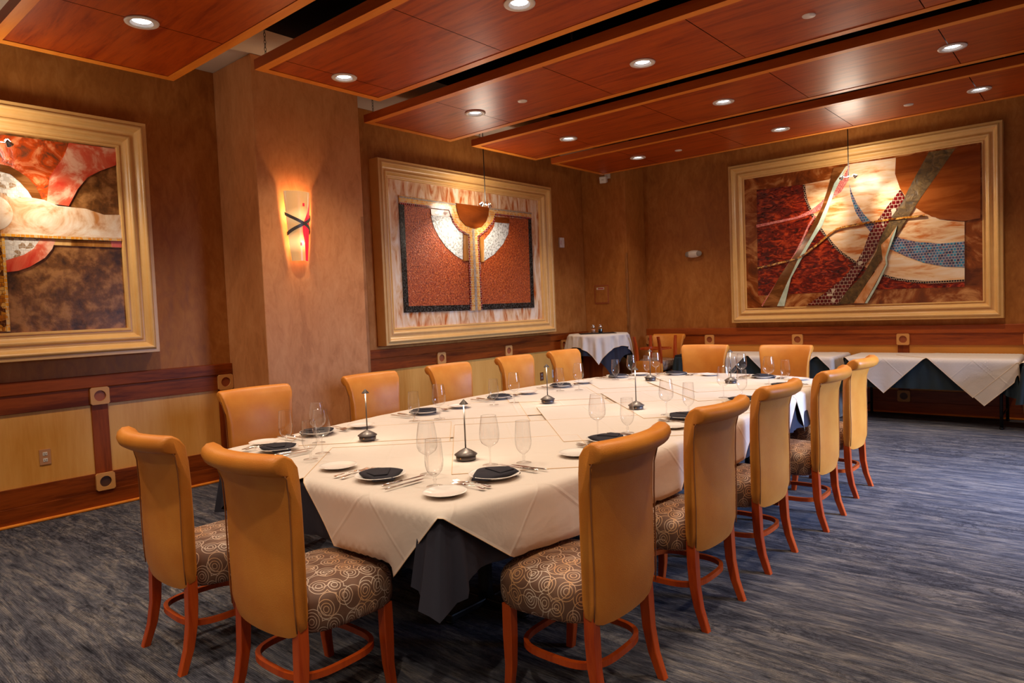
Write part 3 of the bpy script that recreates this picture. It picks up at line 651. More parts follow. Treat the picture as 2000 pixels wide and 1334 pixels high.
# ------------------------------------------------------------------ picture spotlights hanging on rods
def picture_light(x, y, z, wall, label, hits, e):
    t = thing('picture_light', (x, y, z), 0, label, 'hanging spotlight')
    MB().tube([(0, 0, 0.01), (0, 0, CEIL-z-0.002)], 0.0055, 8).build('rod', M['black'], t)
    MB().lathe([(0.0, 0.0), (0.05, 0.0), (0.05, -0.012), (0, -0.012)], (0, 0, CEIL-z), 24).build('canopy', M['black'], t)
    d = Vector((-1, 0, 0)) if wall == 'x' else Vector((0, 1, 0)); s = Vector((0, 1, 0)) if wall == 'x' else Vector((1, 0, 0))
    b = MB().tube([tuple(s*-0.075), tuple(s*0.075)], 0.004, 8); b.lathe([(0.001, -0.012), (0.012, -0.008), (0.012, 0.012), (0.001, 0.016)], (0, 0, 0), 12); b.build('crossbar', M['chrome'], t)
    for k, sg in enumerate((-1, 1)):
        p = s*(0.075*sg)
        tgt = Vector(hits[k])-Vector((x, y, z))
        q = (tgt-p).normalized(); h = MB()
        h.lathe([(0.010, -0.030), (0.014, -0.026), (0.016, -0.010), (0.026, 0.012), (0.027, 0.016), (0.022, 0.014), (0.010, -0.004)], n=20)
        o = h.build('lamp_head', M['chrome'], t); o.rotation_euler = q.to_track_quat('Z', 'Y').to_euler(); o.location = p
        g = MB().lathe([(0.0, 0.006), (0.014, 0.006), (0.018, 0.010)], n=16).build('bulb', M['bulb'], o)
        l_ = lamp('picture_spot', 'SPOT', tuple(p+q*0.022), e, (1.0, 0.86, 0.68), parent=t, spot_size=math.radians(78), spot_blend=1.0, shadow_soft_size=0.02)
        l_.rotation_euler = q.to_track_quat('-Z', 'Y').to_euler()
        lamp('bulb_spill', 'POINT', tuple(p-q*0.005+Vector((0, 0, 0.03))), e*0.16, (1.0, 0.86, 0.68), parent=t, shadow_soft_size=0.09)
picture_light(-5.75, 6.26, 2.77, 'x', 'small two headed spotlight on a black rod before the T shaped mosaic', ((WX+0.06, 5.85, 2.15), (WX+0.06, 6.9, 2.15)), 30)
picture_light(-2.34, 9.05, 2.91, 'y', 'small two headed spotlight on a black rod before the back wall mosaic', ((-2.9, BY-0.06, 2.4), (-1.7, BY-0.06, 2.4)), 34)
picture_light(-5.75, 1.33, 2.77, 'x', 'small two headed spotlight before the near left mosaic, at the left edge', ((WX+0.06, 0.85, 2.2), (WX+0.06, 1.85, 2.2)), 30)

# ------------------------------------------------------------------ wall sconce on the column
t = thing('wall_sconce', (CX, 3.487, 1.99), 0, 'lit amber glass wall sconce with dark crossed metal bands on the column', 'wall lamp')
def sc_pt(u, z, off=0.0):
    w = 0.077+0.053*(z/0.62)**0.8; an = u*PI/2*0.92
    return (0.012+(0.095+off)*math.cos(an)*(0.75+0.25*z/0.62), (w+off)*math.sin(an)/math.sin(PI/2*0.92)*1.0, z)
mb = MB(); rings = [[sc_pt(-1+2*i/20, 0.62*j/14) for i in range(21)] for j in range(15)]
mb.loft(rings, False, False); mb.build('glass_shade', M['sconce_glass'], t)
mb = MB(); rings = []
for j in range(15):
    z = 0.62*j/14; c0 = 0.12+0.25*abs(j/14-0.45)*1.6 if j < 12 else 0.8; c0 = min(c0, 0.94) if j > 6 else 0.30+0.02*j-0.0*j
    c0 = {0: .38, 1: .36, 2: .34, 3: .32, 4: .28, 5: .22, 6: .14, 7: .16, 8: .28, 9: .42, 10: .56, 11: .68, 12: .8, 13: .9, 14: .97}[j]
    c0 = max(c0-0.16, 0.02) if j < 14 else c0; rings.append([sc_pt(c0+(1.0-c0)*i/6, z, 0.002) for i in range(7)])
mb.loft(rings, False, False); mb.build('red_glass', M['sconce_red'], t)
for (u, z) in ((0.10, 0.50), (-0.12, 0.15)):
    mb = MB(); mb.loft([[sc_pt(u+du, z+dz, 0.004) for du in (-0.06, 0.06)] for dz in (-0.014, 0.014)], False, False); mb.build('red_square', M['sconce_red'], t)
for (za, zb) in ((0.42, 0.26), (0.24, 0.41)):
    mb = MB(); rings = []
    for i in range(25):
        u = -1+2*i/24; z = za+(zb-za)*(i/24); rings.append([sc_pt(u, z-0.015, 0.006), sc_pt(u, z-0.015, 0.012), sc_pt(u, z+0.015, 0.012), sc_pt(u, z+0.015, 0.006)])
    mb.loft(rings, True, True, False); mb.build('metal_band', M['graphite'], t)
MB().box((0, -0.05, 0.05), (0.02, 0.05, 0.5), 0.004).build('back_plate', M['graphite'], t)
SE = 7.0
for (z, e) in ((0.44, 1.0), (0.16, 0.6)):
    lamp('sconce_lamp', 'POINT', (0.088, 0, z), SE*e, (1.0, 0.62, 0.28), parent=t, shadow_soft_size=0.02)

# ------------------------------------------------------------------ upholstered dining chair
def sm(a, b, x): t = max(0, min(1, (x-a)/(b-a))); return t*t*(3-2*t)
def chair_parts(t):
    prof_ = [(-.176, .345), (-.190, .40), (-.192, .55), (-.190, .75), (-.193, .86), (-.203, .925), (-.212, .943), (-.236, .944), (-.255, .958), (-.263, .980), (-.257, 1.002), (-.238, 1.017), (-.208, 1.018),
             (-.182, 1.002), (-.159, .965), (-.144, .90), (-.136, .80), (-.133, .65), (-.133, .5), (-.133, .40), (-.140, .352)]
    def hw(z): 
        a = .222+.006*min(max((z-.6)/.25, 0), 1); b = min(max((z-.84)/.17, 0), 1); return a+.026*b*b*(3-2*b)
    bow = lambda z: .030+.026*sm(.80, .98, z)
    mb = MB(); rings = []; us = [-1, -.985, -.95, -.88] + [-.75+.25*i for i in range(7)] + [.88, .95, .985, 1]
    cyz = (sum(p[0] for p in prof_)/len(prof_), .68)
    for u in us:
        sh = {1: .010, .985: .004, .95: .001}.get(abs(u), 0.0)
        ring = []
        for y, z in prof_:
            k = -.165 if z < .9 else -.21
            yy = y+(sh if y < k else -sh); zz = z-(sh if z > 1.0 else 0)
            if z < .5: zz += .035*abs(u)**8*(1 if z < .42 else 0)
            ring.append((u*hw(z), yy-bow(z)*(1-u*u), zz))
        rings.append(ring)
    mb.loft(rings, True, True)
    back = autosmooth(mb.build('backrest', M['leather'], t), 50)
    mb = MB()
    for s in (-1, 1):
        pts = [(s*(hw(z)+.0005), y-.002, z) for y, z in ((-.186, .38), (-.190, .45), (-.192, .55), (-.190, .75), (-.193, .86), (-.206, .93), (-.214, .943))]
        mb.tube(pts, .0028, 6)
    mb.tube([(u/12*hw(.94), -.213-bow(.9425)*(1-(u/12)**2), .9425) for u in range(-12, 13)], .0028, 6)
    mb.build('piping', M['piping'], back, smooth=True)
    # seat
    NT = 56; lv = [(.001, .510), (.3, .508), (.55, .503), (.75, .494), (.87, .483), (.95, .466), (.99, .445), (1.0, .42), (1.0, .385), (.985, .355), (.95, .338), (.85, .333), (.001, .333)]
    bm = bmesh.new(); uvl = bm.loops.layers.uv.new('UVMap'); V = []; UV = []
    acc = [0]*NT; prev = None
    for f, z in lv:
        row = []; ur = []
        for k in range(NT):
            a = 2*PI*k/NT; c, s = math.cos(a), math.sin(a)
            ey = .07+.225*math.copysign(abs(s)**.55, s); hx = .222+.030*(ey+.155)/.45
            ex = hx*math.copysign(abs(c)**.55, c)
            x, y = ex*f, .07+(ey-.07)*f; p = Vector((x, y, z))
            if prev: acc[k] += (p-prev[k]).length
            d = Vector((ex, ey-.07)); d.normalize()
            row.append(p); ur.append((d.x*acc[k], d.y*acc[k]))
        prev = row; V.append([bm.verts.new(p) for p in row]); UV.append(ur)
    for i in range(len(lv)-1):
        for k in range(NT):
            q = [(i, k), (i+1, k), (i+1, (k+1) % NT), (i, (k+1) % NT)]
            f = bm.faces.new([V[a][b] for a, b in q]); f.smooth = True
            for lp, (a, b) in zip(f.loops, q): lp[uvl].uv = UV[a][b]
    bm.faces.new(V[0]); bm.faces.new(list(reversed(V[-1])))
    bmesh.ops.recalc_face_normals(bm, faces=bm.faces)
    me = bpy.data.meshes.new('seat'); bm.to_mesh(me); bm.free(); me.materials.append(M['seat'])
    o = bpy.data.objects.new('seat', me); COL.objects.link(o); o.parent = t
    def leg(path):
        mb = MB(); mb.loft([[(x-h, y-h, z), (x+h, y-h, z), (x+h, y+h, z), (x-h, y+h, z)] for x, y, z, h in path], True, True, False)
        bmesh.ops.bevel(mb.bm, geom=[e for e in mb.bm.edges if abs((e.verts[0].co-e.verts[1].co).z) > .02], offset=.003, segments=1, affect='EDGES')
        autosmooth(mb.build('leg', M['leg_wood'], t), 30)
    for s in (-1, 1):
        leg([(s*.196, -.158, .40, .021), (s*.197, -.160, .30, .0215), (s*.198, -.166, .2, .0205), (s*.200, -.184, .1, .0185), (s*.203, -.218, 0, .0165)])
        leg([(s*.205, .215, .345, .0215), (s*.206, .214, .22, .021), (s*.207, .216, .1, .0185), (s*.209, .228, 0, .016)])
    mb = MB(); rings = []
    for k in range(49):
        a = 2*PI*k/48; c, s = math.cos(a), math.sin(a); x = .196*math.copysign(abs(c)**.62, c); y = .025+.188*math.copysign(abs(s)**.62, s)
        q = Vector((c, s)).normalized()*.0095
        rings.append([(x-q.x, y-q.y, .168), (x+q.x, y+q.y, .168), (x+q.x, y+q.y, .192), (x-q.x, y-q.y, .192)])
    mb.loft(rings, True, False, False); autosmooth(mb.build('stretcher', M['leg_wood'], t), 30)

D = math.radians
ROWN = ['nearest to the camera', 'second from the camera', 'third from the camera', 'fourth from the camera', 'farthest from the camera']
CH = [  # x, y, heading, label, seat phrase
    (-3.135, 1.415, D(-1.5), 'tan leather dining chair at the near end, standing leftmost in the photo', 'at the near end seat on the left', 'N'),
    (-2.355, 1.440, D(1.0), 'tan leather dining chair at the near end, seen from behind, its seat towards the right', 'at the near end seat by the table corner', 'N'),
    (-1.535, 2.150, D(91), 'tan leather dining chair on the right side, nearest the camera', 'at the right side seat nearest to the camera', 'R'),
    (-1.570, 3.020, D(90), 'tan leather dining chair on the right side, second from the camera', 'at the right side seat second from the camera', 'R'),
    (-1.585, 3.825, D(89.5), 'tan leather dining chair on the right side, third from the camera', 'at the right side seat third from the camera', 'R'),
    (-1.545, 4.685, D(91), 'tan leather dining chair on the right side, fourth from the camera', 'at the right side seat fourth from the camera', 'R'),
    (-1.585, 5.560, D(90), 'tan leather dining chair on the right side, farthest from the camera', 'at the right side seat farthest from the camera', 'R'),
    (-4.185, 2.380, D(-91), 'tan leather dining chair on the wall side, in front of the sconce column', 'at the wall side seat before the sconce column', 'L'),
    (-4.185, 3.360, D(-90), 'tan leather dining chair on the wall side, second from the camera', 'at the wall side seat second from the camera', 'L'),
    (-4.195, 4.230, D(-89), 'tan leather dining chair on the wall side, third from the camera', 'at the wall side seat third from the camera', 'L'),
    (-4.215, 5.150, D(-90), 'tan leather dining chair on the wall side, fourth from the camera', 'at the wall side seat fourth from the camera', 'L'),
    (-4.200, 5.950, D(-90), 'tan leather dining chair on the wall side, farthest from the camera', 'at the wall side seat farthest from the camera', 'L'),
    (-3.210, 6.640, D(182), 'tan leather dining chair at the far end, left of the two', 'at the far end seat on the left', 'F'),
    (-2.375, 6.640, D(179), 'tan leather dining chair at the far end, right of the two', 'at the far end seat on the right', 'F')]
chair0 = thing('dining_chair', CH[0][:2]+(0,), CH[0][2], CH[0][3], 'chair', 'tan dining chairs around the big table')
chair_parts(chair0)
for c in CH[1:]: copy_tree(chair0, (c[0], c[1], 0), c[2], c[3])
# two chairs stored by the back wall, one turned upside down on the other
G2 = 'stored chairs by the back wall'
copy_tree(chair0, (-4.90, 9.02, 0), PI, 'tan chair stored upright against the back wall beside the corner', G2)
copy_tree(chair0, (-4.90, 8.80, 1.012), 0, 'chair turned upside down on another chair, its red brown legs in the air', G2, rot=(0, PI, D(-4)))

# ------------------------------------------------------------------ big table, its cloths
TT = .76
OUT = [(-1.795, 1.645), (-1.735, 2.0), (-1.675, 2.5), (-1.655, 3.0), (-1.65, 3.5), (-1.65, 4.2), (-1.68, 4.8), (-1.73, 5.4), (-1.80, 5.9), (-1.90, 6.14), (-2.1, 6.28), (-2.45, 6.36), (-2.8, 6.37), (-3.15, 6.34), (-3.45, 6.25),
       (-3.66, 6.05), (-3.82, 5.7), (-3.93, 5.2), (-3.98, 4.6), (-3.97, 4.0), (-3.92, 3.4), (-3.85, 2.8), (-3.77, 2.25), (-3.70, 1.80), (-3.2, 1.70), (-2.73, 1.665), (-2.25, 1.650)]
def nearest(poly, x, y):
    ins = False; best = (1e9, 0, 0); n_ = len(poly)
    for i in range(n_):
        x1, y1 = poly[i]; x2, y2 = poly[(i+1) % n_]
        if (y1 > y) != (y2 > y) and x < (x2-x1)*(y-y1)/(y2-y1)+x1: ins = not ins
        dx, dy = x2-x1, y2-y1; t = max(0, min(1, ((x-x1)*dx+(y-y1)*dy)/(dx*dx+dy*dy)))
        bx, by = x1+dx*t, y1+dy*t; d = math.hypot(x-bx, y-by)
        if d < best[0]: best = (d, bx, by)
    return ins, best
def chair_push(x, y, z, pad):
    """how the chair seats pushed in under the table press the hanging cloth inwards"""
    for c in CH:
        dx, dy = x-c[0], y-c[1]
        if abs(dx) > .7 or abs(dy) > .7: continue
        ca, sa = math.cos(c[2]), math.sin(c[2]); lx = dx*ca+dy*sa; ly = -dx*sa+dy*ca
        zs = .524-pad*.1
        if abs(lx) < .31 and ly > -.1 and z < zs:      # what reaches the seat lies on it, turned under the table
            need = (.300+pad)-ly
            if need > 0:
                k = 1-sm(.262, .31, abs(lx)); e = min(zs-z, .45)*k; x += -sa*e; y += ca*e; z = z+(zs-z)*k
    return x, y, z
def drape(poly, x, y, zt, off=0.0, flare=0.0, rip=None, push=True, pad=0.0):
    ins, (d, bx, by) = nearest(poly, x, y)
    if ins or d < 1e-6: return (x, y, zt)
    nx, ny = (x-bx)/d, (y-by)/d; r = .024+off; arc = PI/2*r
    if d < arc: a = d/r; o, z = r*math.sin(a), zt-r*(1-math.cos(a))
    else: o, z = r, zt-r-(d-arc)
    o += flare*max(d-.03, 0)
    if rip: o += rip(bx, by, d)
    px, py = bx+nx*o, by+ny*o
    if push and z < .70: px, py, z = chair_push(px, py, z, pad)
    return (px, py, z)
def cloth(poly, cx, cy, h, zt, label, cat, group, rot=45, n_=44, mat='white_cloth', off=0.0, rip=None, hem='hem', pad=0.0, push=True, flare=.02, name='tablecloth'):
    s = h*math.sqrt(2)/2 if rot == 45 else h; a = D(rot); ca, sa = math.cos(a), math.sin(a); mb = MB(); G = []
    for i in range(n_+1):
        row = []
        for j in range(n_+1):
            u, v = s*(2*i/n_-1), s*(2*j/n_-1)
            row.append(drape(poly, cx+u*ca-v*sa, cy+u*sa+v*ca, zt, off, flare, rip, push, pad))
        G.append(row)
    uvl = mb.bm.loops.layers.uv.new('UVMap'); R_ = mb.loft(G, False, False); ix = {}
    for i, row in enumerate(R_):
        for j, v_ in enumerate(row): ix[v_] = (i/n_, j/n_)
    for f_ in mb.bm.faces:
        for lp in f_.loops: lp[uvl].uv = ix[lp.vert]
    o = mb.build(name, M[mat], weld=False)
    for p in o.data.polygons: p.use_smooth = True
    tag(o, label, cat, group)
    edge = [G[0][j] for j in range(n_)]+[G[i][n_] for i in range(n_)]+[G[n_][j] for j in range(n_, 0, -1)]+[G[i][0] for i in range(n_, 0, -1)]
    if hem: MB().tube([(p[0], p[1], p[2]+.0008) for p in edge], .0017, 5, True).build('hem', M[hem], o, smooth=True)
    return o
t = thing('banquet_table', (-2.8, 4.0, 0), 0, 'long oval banquet table standing under the white and black cloths', 'table')
t.location = (0, 0, 0)
MB().prism([(x+( -2.8-x)*.012, y+(4.0-y)*.006) for x, y in OUT], 'z', TT-.03, TT-.001).build('tabletop', M['black'], t)
for (x, y) in ((-2.36, 2.45), (-3.25, 2.45), (-2.3, 4.0), (-3.3, 4.0), (-2.3, 5.7), (-3.3, 5.7)):
    MB().lathe([(.04, .05), (.036, .1), (.036, TT-.05), (.12, TT-.03)], (x, y, 0), 20, True).build('pedestal', M['black'], t)
    b = MB().box((x-.27, y-.03, .012), (x+.27, y+.03, .05), .008); b.box((x-.03, y-.27, .012), (x+.03, y+.27, .05), .008)
    for (dx, dy) in ((.25, 0), (-.25, 0), (0, .25), (0, -.25)): b.lathe([(.02, 0), (.02, .014)], (x+dx, y+dy, 0), 12, True)
    b.build('foot', M['black'], t)
# black under cloth: a skirt round the whole edge with folds at the corners and between the chairs
def resample(poly, step):
    out = []; n_ = len(poly)
    for i in range(n_):
        a, b = poly[i], poly[(i+1) % n_]; L = math.hypot(b[0]-a[0], b[1]-a[1]); m = max(1, int(L/step))
        for k in range(m): out.append((a[0]+(b[0]-a[0])*k/m, a[1]+(b[1]-a[1])*k/m))
    return out
def skirt(poly, zt, drop, corners, notch, mat, name, label, cat, step=.02, push=True, group=None, cfold=.20):
    P = resample(poly, step); n_ = len(P); rows = []
    A = sum(P[i][0]*P[(i+1) % n_][1]-P[(i+1) % n_][0]*P[i][1] for i in range(n_)); sg = 1 if A > 0 else -1
    s_ = 0; rings = [[] for _ in range(16)]
    for i, (x, y) in enumerate(P):
        a, b = P[i-3], P[(i+3) % n_]; tx, ty = b[0]-a[0], b[1]-a[1]; L = math.hypot(tx, ty); nx, ny = sg*ty/L, -sg*tx/L
        s_ += math.hypot(x-P[i-1][0], y-P[i-1][1])
        g = sum(math.exp(-((x-c[0])**2+(y-c[1])**2)/.0075) for c in corners); g = min(g, 1)
        q = notch(x, y)
        for k in range(16):
            v = k/15; Lk = drop+cfold*g
            if k == 0: rings[k].append((x-nx*.02, y-ny*.02, zt)); continue
            z = zt-.004-Lk*v
            o = .002+v*(.008*math.sin(s_*21)+.005*math.sin(s_*47+1))+v*q*.045+g*v*(.035+.045*math.sin(s_*80+.6))
            px, py = x+nx*o, y+ny*o
            if push and z < .70: px, py, z = chair_push(px, py, z, .035)
            rings[k].append((px, py, z))
    mb = MB(); mb.loft(rings, True, False); o = mb.build(name, M[mat], smooth=True); tag(o, label, cat, group)
    return o
def notch_big(x, y):
    if x > -1.9: return max(0, math.cos(2*PI*(y-2.53)/.93))**3
    return 0
skirt(OUT, TT+.001, .24, ((-1.795, 1.645), (-3.70, 1.80)), notch_big, 'dark_cloth', 'under_cloth', 'black under cloth hanging below the white cloths of the big table', 'tablecloth', cfold=.10)
def rip_big(bx, by, d): return .010*d*math.sin((bx*1.0+by*1.3)*17)+.016*sm(.12, .4, d)*math.sin((bx-by)*9)
zt = TT+.003; k = 0
GW = 'white cloths laid in diamonds on the big table'
MIDL = ['nearest of the four middle cloths', 'second of the four middle cloths', 'third of the four middle cloths', 'farthest of the four middle cloths']
for i, (x, y) in enumerate(((-2.80, 2.57), (-2.80, 3.5), (-2.80, 4.43), (-2.80, 5.36))):
    cloth(OUT, x, y, .80, zt, 'white diamond laid cloth along the middle of the table, '+MIDL[i], 'tablecloth', GW, hem=None); zt += .0009
for nm, cs in (('wall', ((-3.20, 2.12, .95), (-3.45, 3.03, 1.0), (-3.45, 3.96, 1.0), (-3.42, 4.9, 1.0), (-3.25, 5.86, .98))), ('room', ((-2.21, 2.13, .945), (-2.15, 2.97, .92), (-2.15, 3.79, .92), (-2.15, 4.62, .92), (-2.18, 5.45, .94), (-2.40, 5.93, .98)))):
    for i, (x, y, h) in enumerate(cs):
        cloth(OUT, x, y, h, zt, 'white pointed cloth on the %s side of the table, %s' % (nm, (ROWN if nm == 'wall' else ROWN[:4]+['fifth from the camera', ROWN[4]])[i]), 'tablecloth', GW, rip=rip_big); zt += .0009
ZC = zt+.0004

# ------------------------------------------------------------------ table lamps
def table_lamp_parts(t):
    MB().lathe([(.0, 0), (.047, 0), (.0475, .004), (.0475, .021), (.0, .021)], n=40, cap=False).build('base', M['graphite'], t)
    MB().lathe([(.046, .0215), (.0545, .022), (.0548, .0245), (.03, .041), (.006, .053), (.004, .054)], n=40).build('base_cone', M['graphite'], t)
    MB().tube([(0, 0, .05), (0, 0, .268)], .0036, 10).build('stem', M['graphite'], t)
    MB().lathe([(.0206, .262), (.0214, .2625), (.0208, .2645), (.0, .287)], n=32).build('hat', M['graphite'], t)
    MB().lathe([(.0, .2615), (.017, .2618), (.0205, .263)], n=24).build('led_ring', M['lamp_led'], t)
    o = MB().lathe([(.0, .003), (.0035, .002), (.004, 0)], n=12).build('button', M['block'], t); o.rotation_euler = (PI/2, 0, 0); o.location = (.012, -.0455, .011)
    lamp('table_lamp_light', 'SPOT', (0, -.006, .2595), 1.5, (1.0, .82, .60), parent=t, spot_size=D(150), spot_blend=.7, shadow_soft_size=.012)
LAMPS = [(-3.165, 2.375, 'slim black cordless table lamp, near pair, left one'), (-2.30, 2.292, 'slim black cordless table lamp, near pair, right one in front'),
         (-3.138, 4.01, 'slim black cordless table lamp, middle pair, wall side'), (-2.385, 4.01, 'slim black cordless table lamp, middle pair, room side'),
         (-3.159, 5.58, 'slim black cordless table lamp, far pair, left one'), (-2.401, 5.60, 'slim black cordless table lamp, far pair, right one')]
l0 = thing('table_lamp', (LAMPS[0][0], LAMPS[0][1], ZC), .2, LAMPS[0][2], 'table lamp', 'cordless lamps down the middle of the table'); table_lamp_parts(l0)
for x, y, lb in LAMPS[1:]: copy_tree(l0, (x, y, ZC), random.uniform(-.3, .5), lb)

# ------------------------------------------------------------------ place settings
def lathe_thing(name, prof_, mat, label, cat, group, n_=36):
    o = MB().lathe(prof_, n=n_).build(name, M[mat]); autosmooth(o, 60); return tag(o, label, cat, group)
def glass_wine():
    t = thing('wine_glass', (0, 0, 0), 0, 'x', 'wine glass', 'large wine glasses on the big table')
    MB().lathe([(.0345, .148+.078), (.0385, .148+.055), (.0435, .148+.020), (.0455, .148-.005), (.044, .120), (.037, .104), (.022, .092), (.010, .086), (.006, .083)], n=36).build('bowl', M['glass'], t, smooth=True)
    MB().lathe([(.0062, .083), (.0038, .074), (.0034, .04), (.0040, .014), (.0075, .006)], n=14).build('stem', M['glass'], t, smooth=True)
    MB().lathe([(.0075, .006), (.018, .0035), (.036, .0018), (.037, .0010), (.036, .0004)], n=36).build('foot', M['glass'], t, smooth=True)
    MB().lathe([(.0348, .2258), (.0352, .2264), (.0346, .2270), (.0341, .2264)], n=36).build('rim', M['glass_rim'], t, smooth=True)
    return t
def glass_goblet():
    t = thing('water_goblet', (0, 0, 0), 0, 'x', 'water glass', 'short stemmed water goblets on the big table')
    MB().lathe([(.0320, .192), (.0340, .165), (.0365, .130), (.0378, .105), (.0365, .085), (.031, .066), (.019, .050), (.009, .043), (.0065, .040)], n=36).build('bowl', M['glass'], t, smooth=True)
    MB().lathe([(.0065, .041), (.0048, .034), (.0082, .028), (.0050, .022), (.0052, .010), (.0085, .006)], n=14).build('stem', M['glass'], t, smooth=True)
    MB().lathe([(.0085, .006), (.018, .0035), (.0345, .0018), (.0355, .0010), (.035, .0004)], n=36).build('foot', M['glass'], t, smooth=True)
    MB().lathe([(.0323, .1918), (.0327, .1924), (.0321, .1930), (.0316, .1924)], n=36).build('rim', M['glass_rim'], t, smooth=True)
    return t
m_ = M['glass'].copy(); m_.name = 'glass_rim'; M['glass_rim'] = m_
for nd in m_.node_tree.nodes:
    if nd.type == 'VALTORGB':
        nd.color_ramp.elements[0].color = (.75, .73, .71, 1); nd.color_ramp.elements[1].color = (.42, .40, .38, 1)
def knife(th, L, nm):
    t = thing(nm, (0, 0, 0), 0, 'x', 'knife', 'knives on the big table')
    hl = L*.46; pts = [(0, -L/2+hl*i/8, th) for i in range(9)]
    r = [.35, .85, 1, .95, .88, .84, .82, .8, .6]
    mb = MB(); mb.loft([[(p[0]+.0075*(th/.008)*r[i]*math.cos(a), p[1], th+th*r[i]*math.sin(a)*.9) for a in [2*PI*k/10 for k in range(10)]] for i, p in enumerate(pts)], True, True)
    autosmooth(mb.build('handle', M['steel'], t), 50)
    mb = MB(); mb.prism([(-.004, -L/2+hl-.004), (.005, -L/2+hl-.004), (.0085, -L/2+hl+.03), (.0095, L*.33), (.006, L*.46), (.0005, L/2), (-.006, L*.40), (-.0055, 0)], 'z', th*.8, th*.8+.0018); mb.build('blade', M['steel'], t)
    return t
def fork(L, nm):
    mb = MB(); n_ = 22; rings = []
    for i in range(n_+1):
        s_ = i/n_; y = -L/2+L*.66*s_; w = .0105-.0075*sm(0, .5, s_)+.0075*sm(.8, 1.0, s_); z = .0035+.004*math.sin(PI*s_)+(.004 if s_ > .9 else 0)*sm(.85, 1, s_)
        if i == 0: w *= .6
        rings.append([(-w, y, z), (-w*.5, y, z+.0012), (w*.5, y, z+.0012), (w, y, z), (w*.5, y, z-.0012), (-w*.5, y, z-.0012)])
    mb.loft(rings, True, True)
    y0 = L*.16-.002; mb2 = []
    def zc(y): q = (y-y0)/(L/2-y0); return .008-.006*math.sin(PI*min(q*1.0, 1)*.9)+.003*q
    for i in range(5):
        pass
    # head plate and four tines
    ys = [y0+(L*.25-y0)*i/4 for i in range(5)]
    mb.loft([[(-w, y, zc(y)), (w, y, zc(y)), (w, y, zc(y)-.0015), (-w, y, zc(y)-.0015)] for y, w in zip(ys, (.0095, .0118, .0125, .0125, .0122))], True, True)
    for k in range(4):
        x = -.0106+.0071*k; yy = [L*.25+(L/2-L*.25)*i/5 for i in range(6)]
        mb.loft([[(x-w, y, zc(y)), (x+w, y, zc(y)), (x+w, y, zc(y)-.0015), (x-w, y, zc(y)-.0015)] for y, w in zip(yy, (.0021, .0020, .0019, .0018, .0015, .0006))], True, True)
    o = mb.build(nm, M['steel']); autosmooth(o, 40); return tag(o, 'x', 'fork', 'forks on the big table')
def napkin_mesh():
    mb = MB()
    def pad(out, z0, th, amp, ph, off=(0, 0)):
        P = []; n_ = len(out)
        for i in range(n_):
            a, b = out[i], out[(i+1) % n_]
            for k in range(8): P.append((a[0]+(b[0]-a[0])*k/8, a[1]+(b[1]-a[1])*k/8))
        rings = []
        for f, z in ((.01, 0), (.94, 0), (.99, th*.25), (1.0, th*.55), (.975, th*.85), (.9, th), (.7, th*1.04), (.4, th*1.08), (.01, th*1.1)):
            ring = []
            for (x, y) in P:
                x, y = x*f, y*f; r_ = math.hypot(x, y)
                w = amp*math.sin(x*38+ph)*math.cos(y*29+ph*2)+amp*.6*math.sin((x+y)*60+ph) if z > th*.5 else 0
                ring.append((x+off[0], y+off[1], z0+z+w-.009*max(r_-.085, 0)/.03*(1 if z0 < .03 else 0)))
            rings.append(ring)
        mb.loft(rings, True, True)
    pad([(-.122, -.005), (0, .112), (.120, .012), (.090, -.066), (.0, -.080), (-.088, -.070)], .0165, .013, .0009, .4)
    pad([(-.010, .052), (.082, .002), (.066, -.052), (-.012, -.058)], .0295, .006, .0008, 1.9)
    o = mb.build('napkin', M['napkin']); autosmooth(o, 50)
    return tag(o, 'x', 'napkin', 'black napkins on the plates')
PROTO = {}
PROTO['plate'] = lathe_thing('side_plate', [(0, .006), (.062, .006), (.072, .0075), (.098, .0165), (.108, .0185), (.110, .0175), (.098, .0120), (.072, .002), (.060, .0), (0, .0)], 'china', 'x', 'plate', 'white plates under the napkins', 48)
PROTO['bread'] = lathe_thing('bread_plate', [(0, .005), (.046, .005), (.056, .0065), (.078, .0125), (.086, .0140), (.087, .0132), (.076, .0095), (.052, .001), (.044, .0), (0, .0)], 'china', 'x', 'plate', 'small white bread plates', 40)
PROTO['napkin'] = napkin_mesh(); PROTO['wine'] = glass_wine(); PROTO['goblet'] = glass_goblet()
PROTO['steak'] = knife(.008, .225, 'steak_knife'); PROTO['butter'] = knife(.0045, .205, 'table_knife')
PROTO['fork_a'] = fork(.195, 'table_fork'); PROTO['fork_b'] = fork(.18, 'salad_fork')
FIRST = {k_: True for k_ in PROTO}
def put(key, x, y, rz, label, dz=0.0):
    if FIRST[key]:
        FIRST[key] = False; o = PROTO[key]; o.location = (x, y, ZC+dz); o.rotation_euler = (0, 0, rz); o['label'] = label; return o
    return copy_tree(PROTO[key], (x, y, ZC+dz), rz, label)
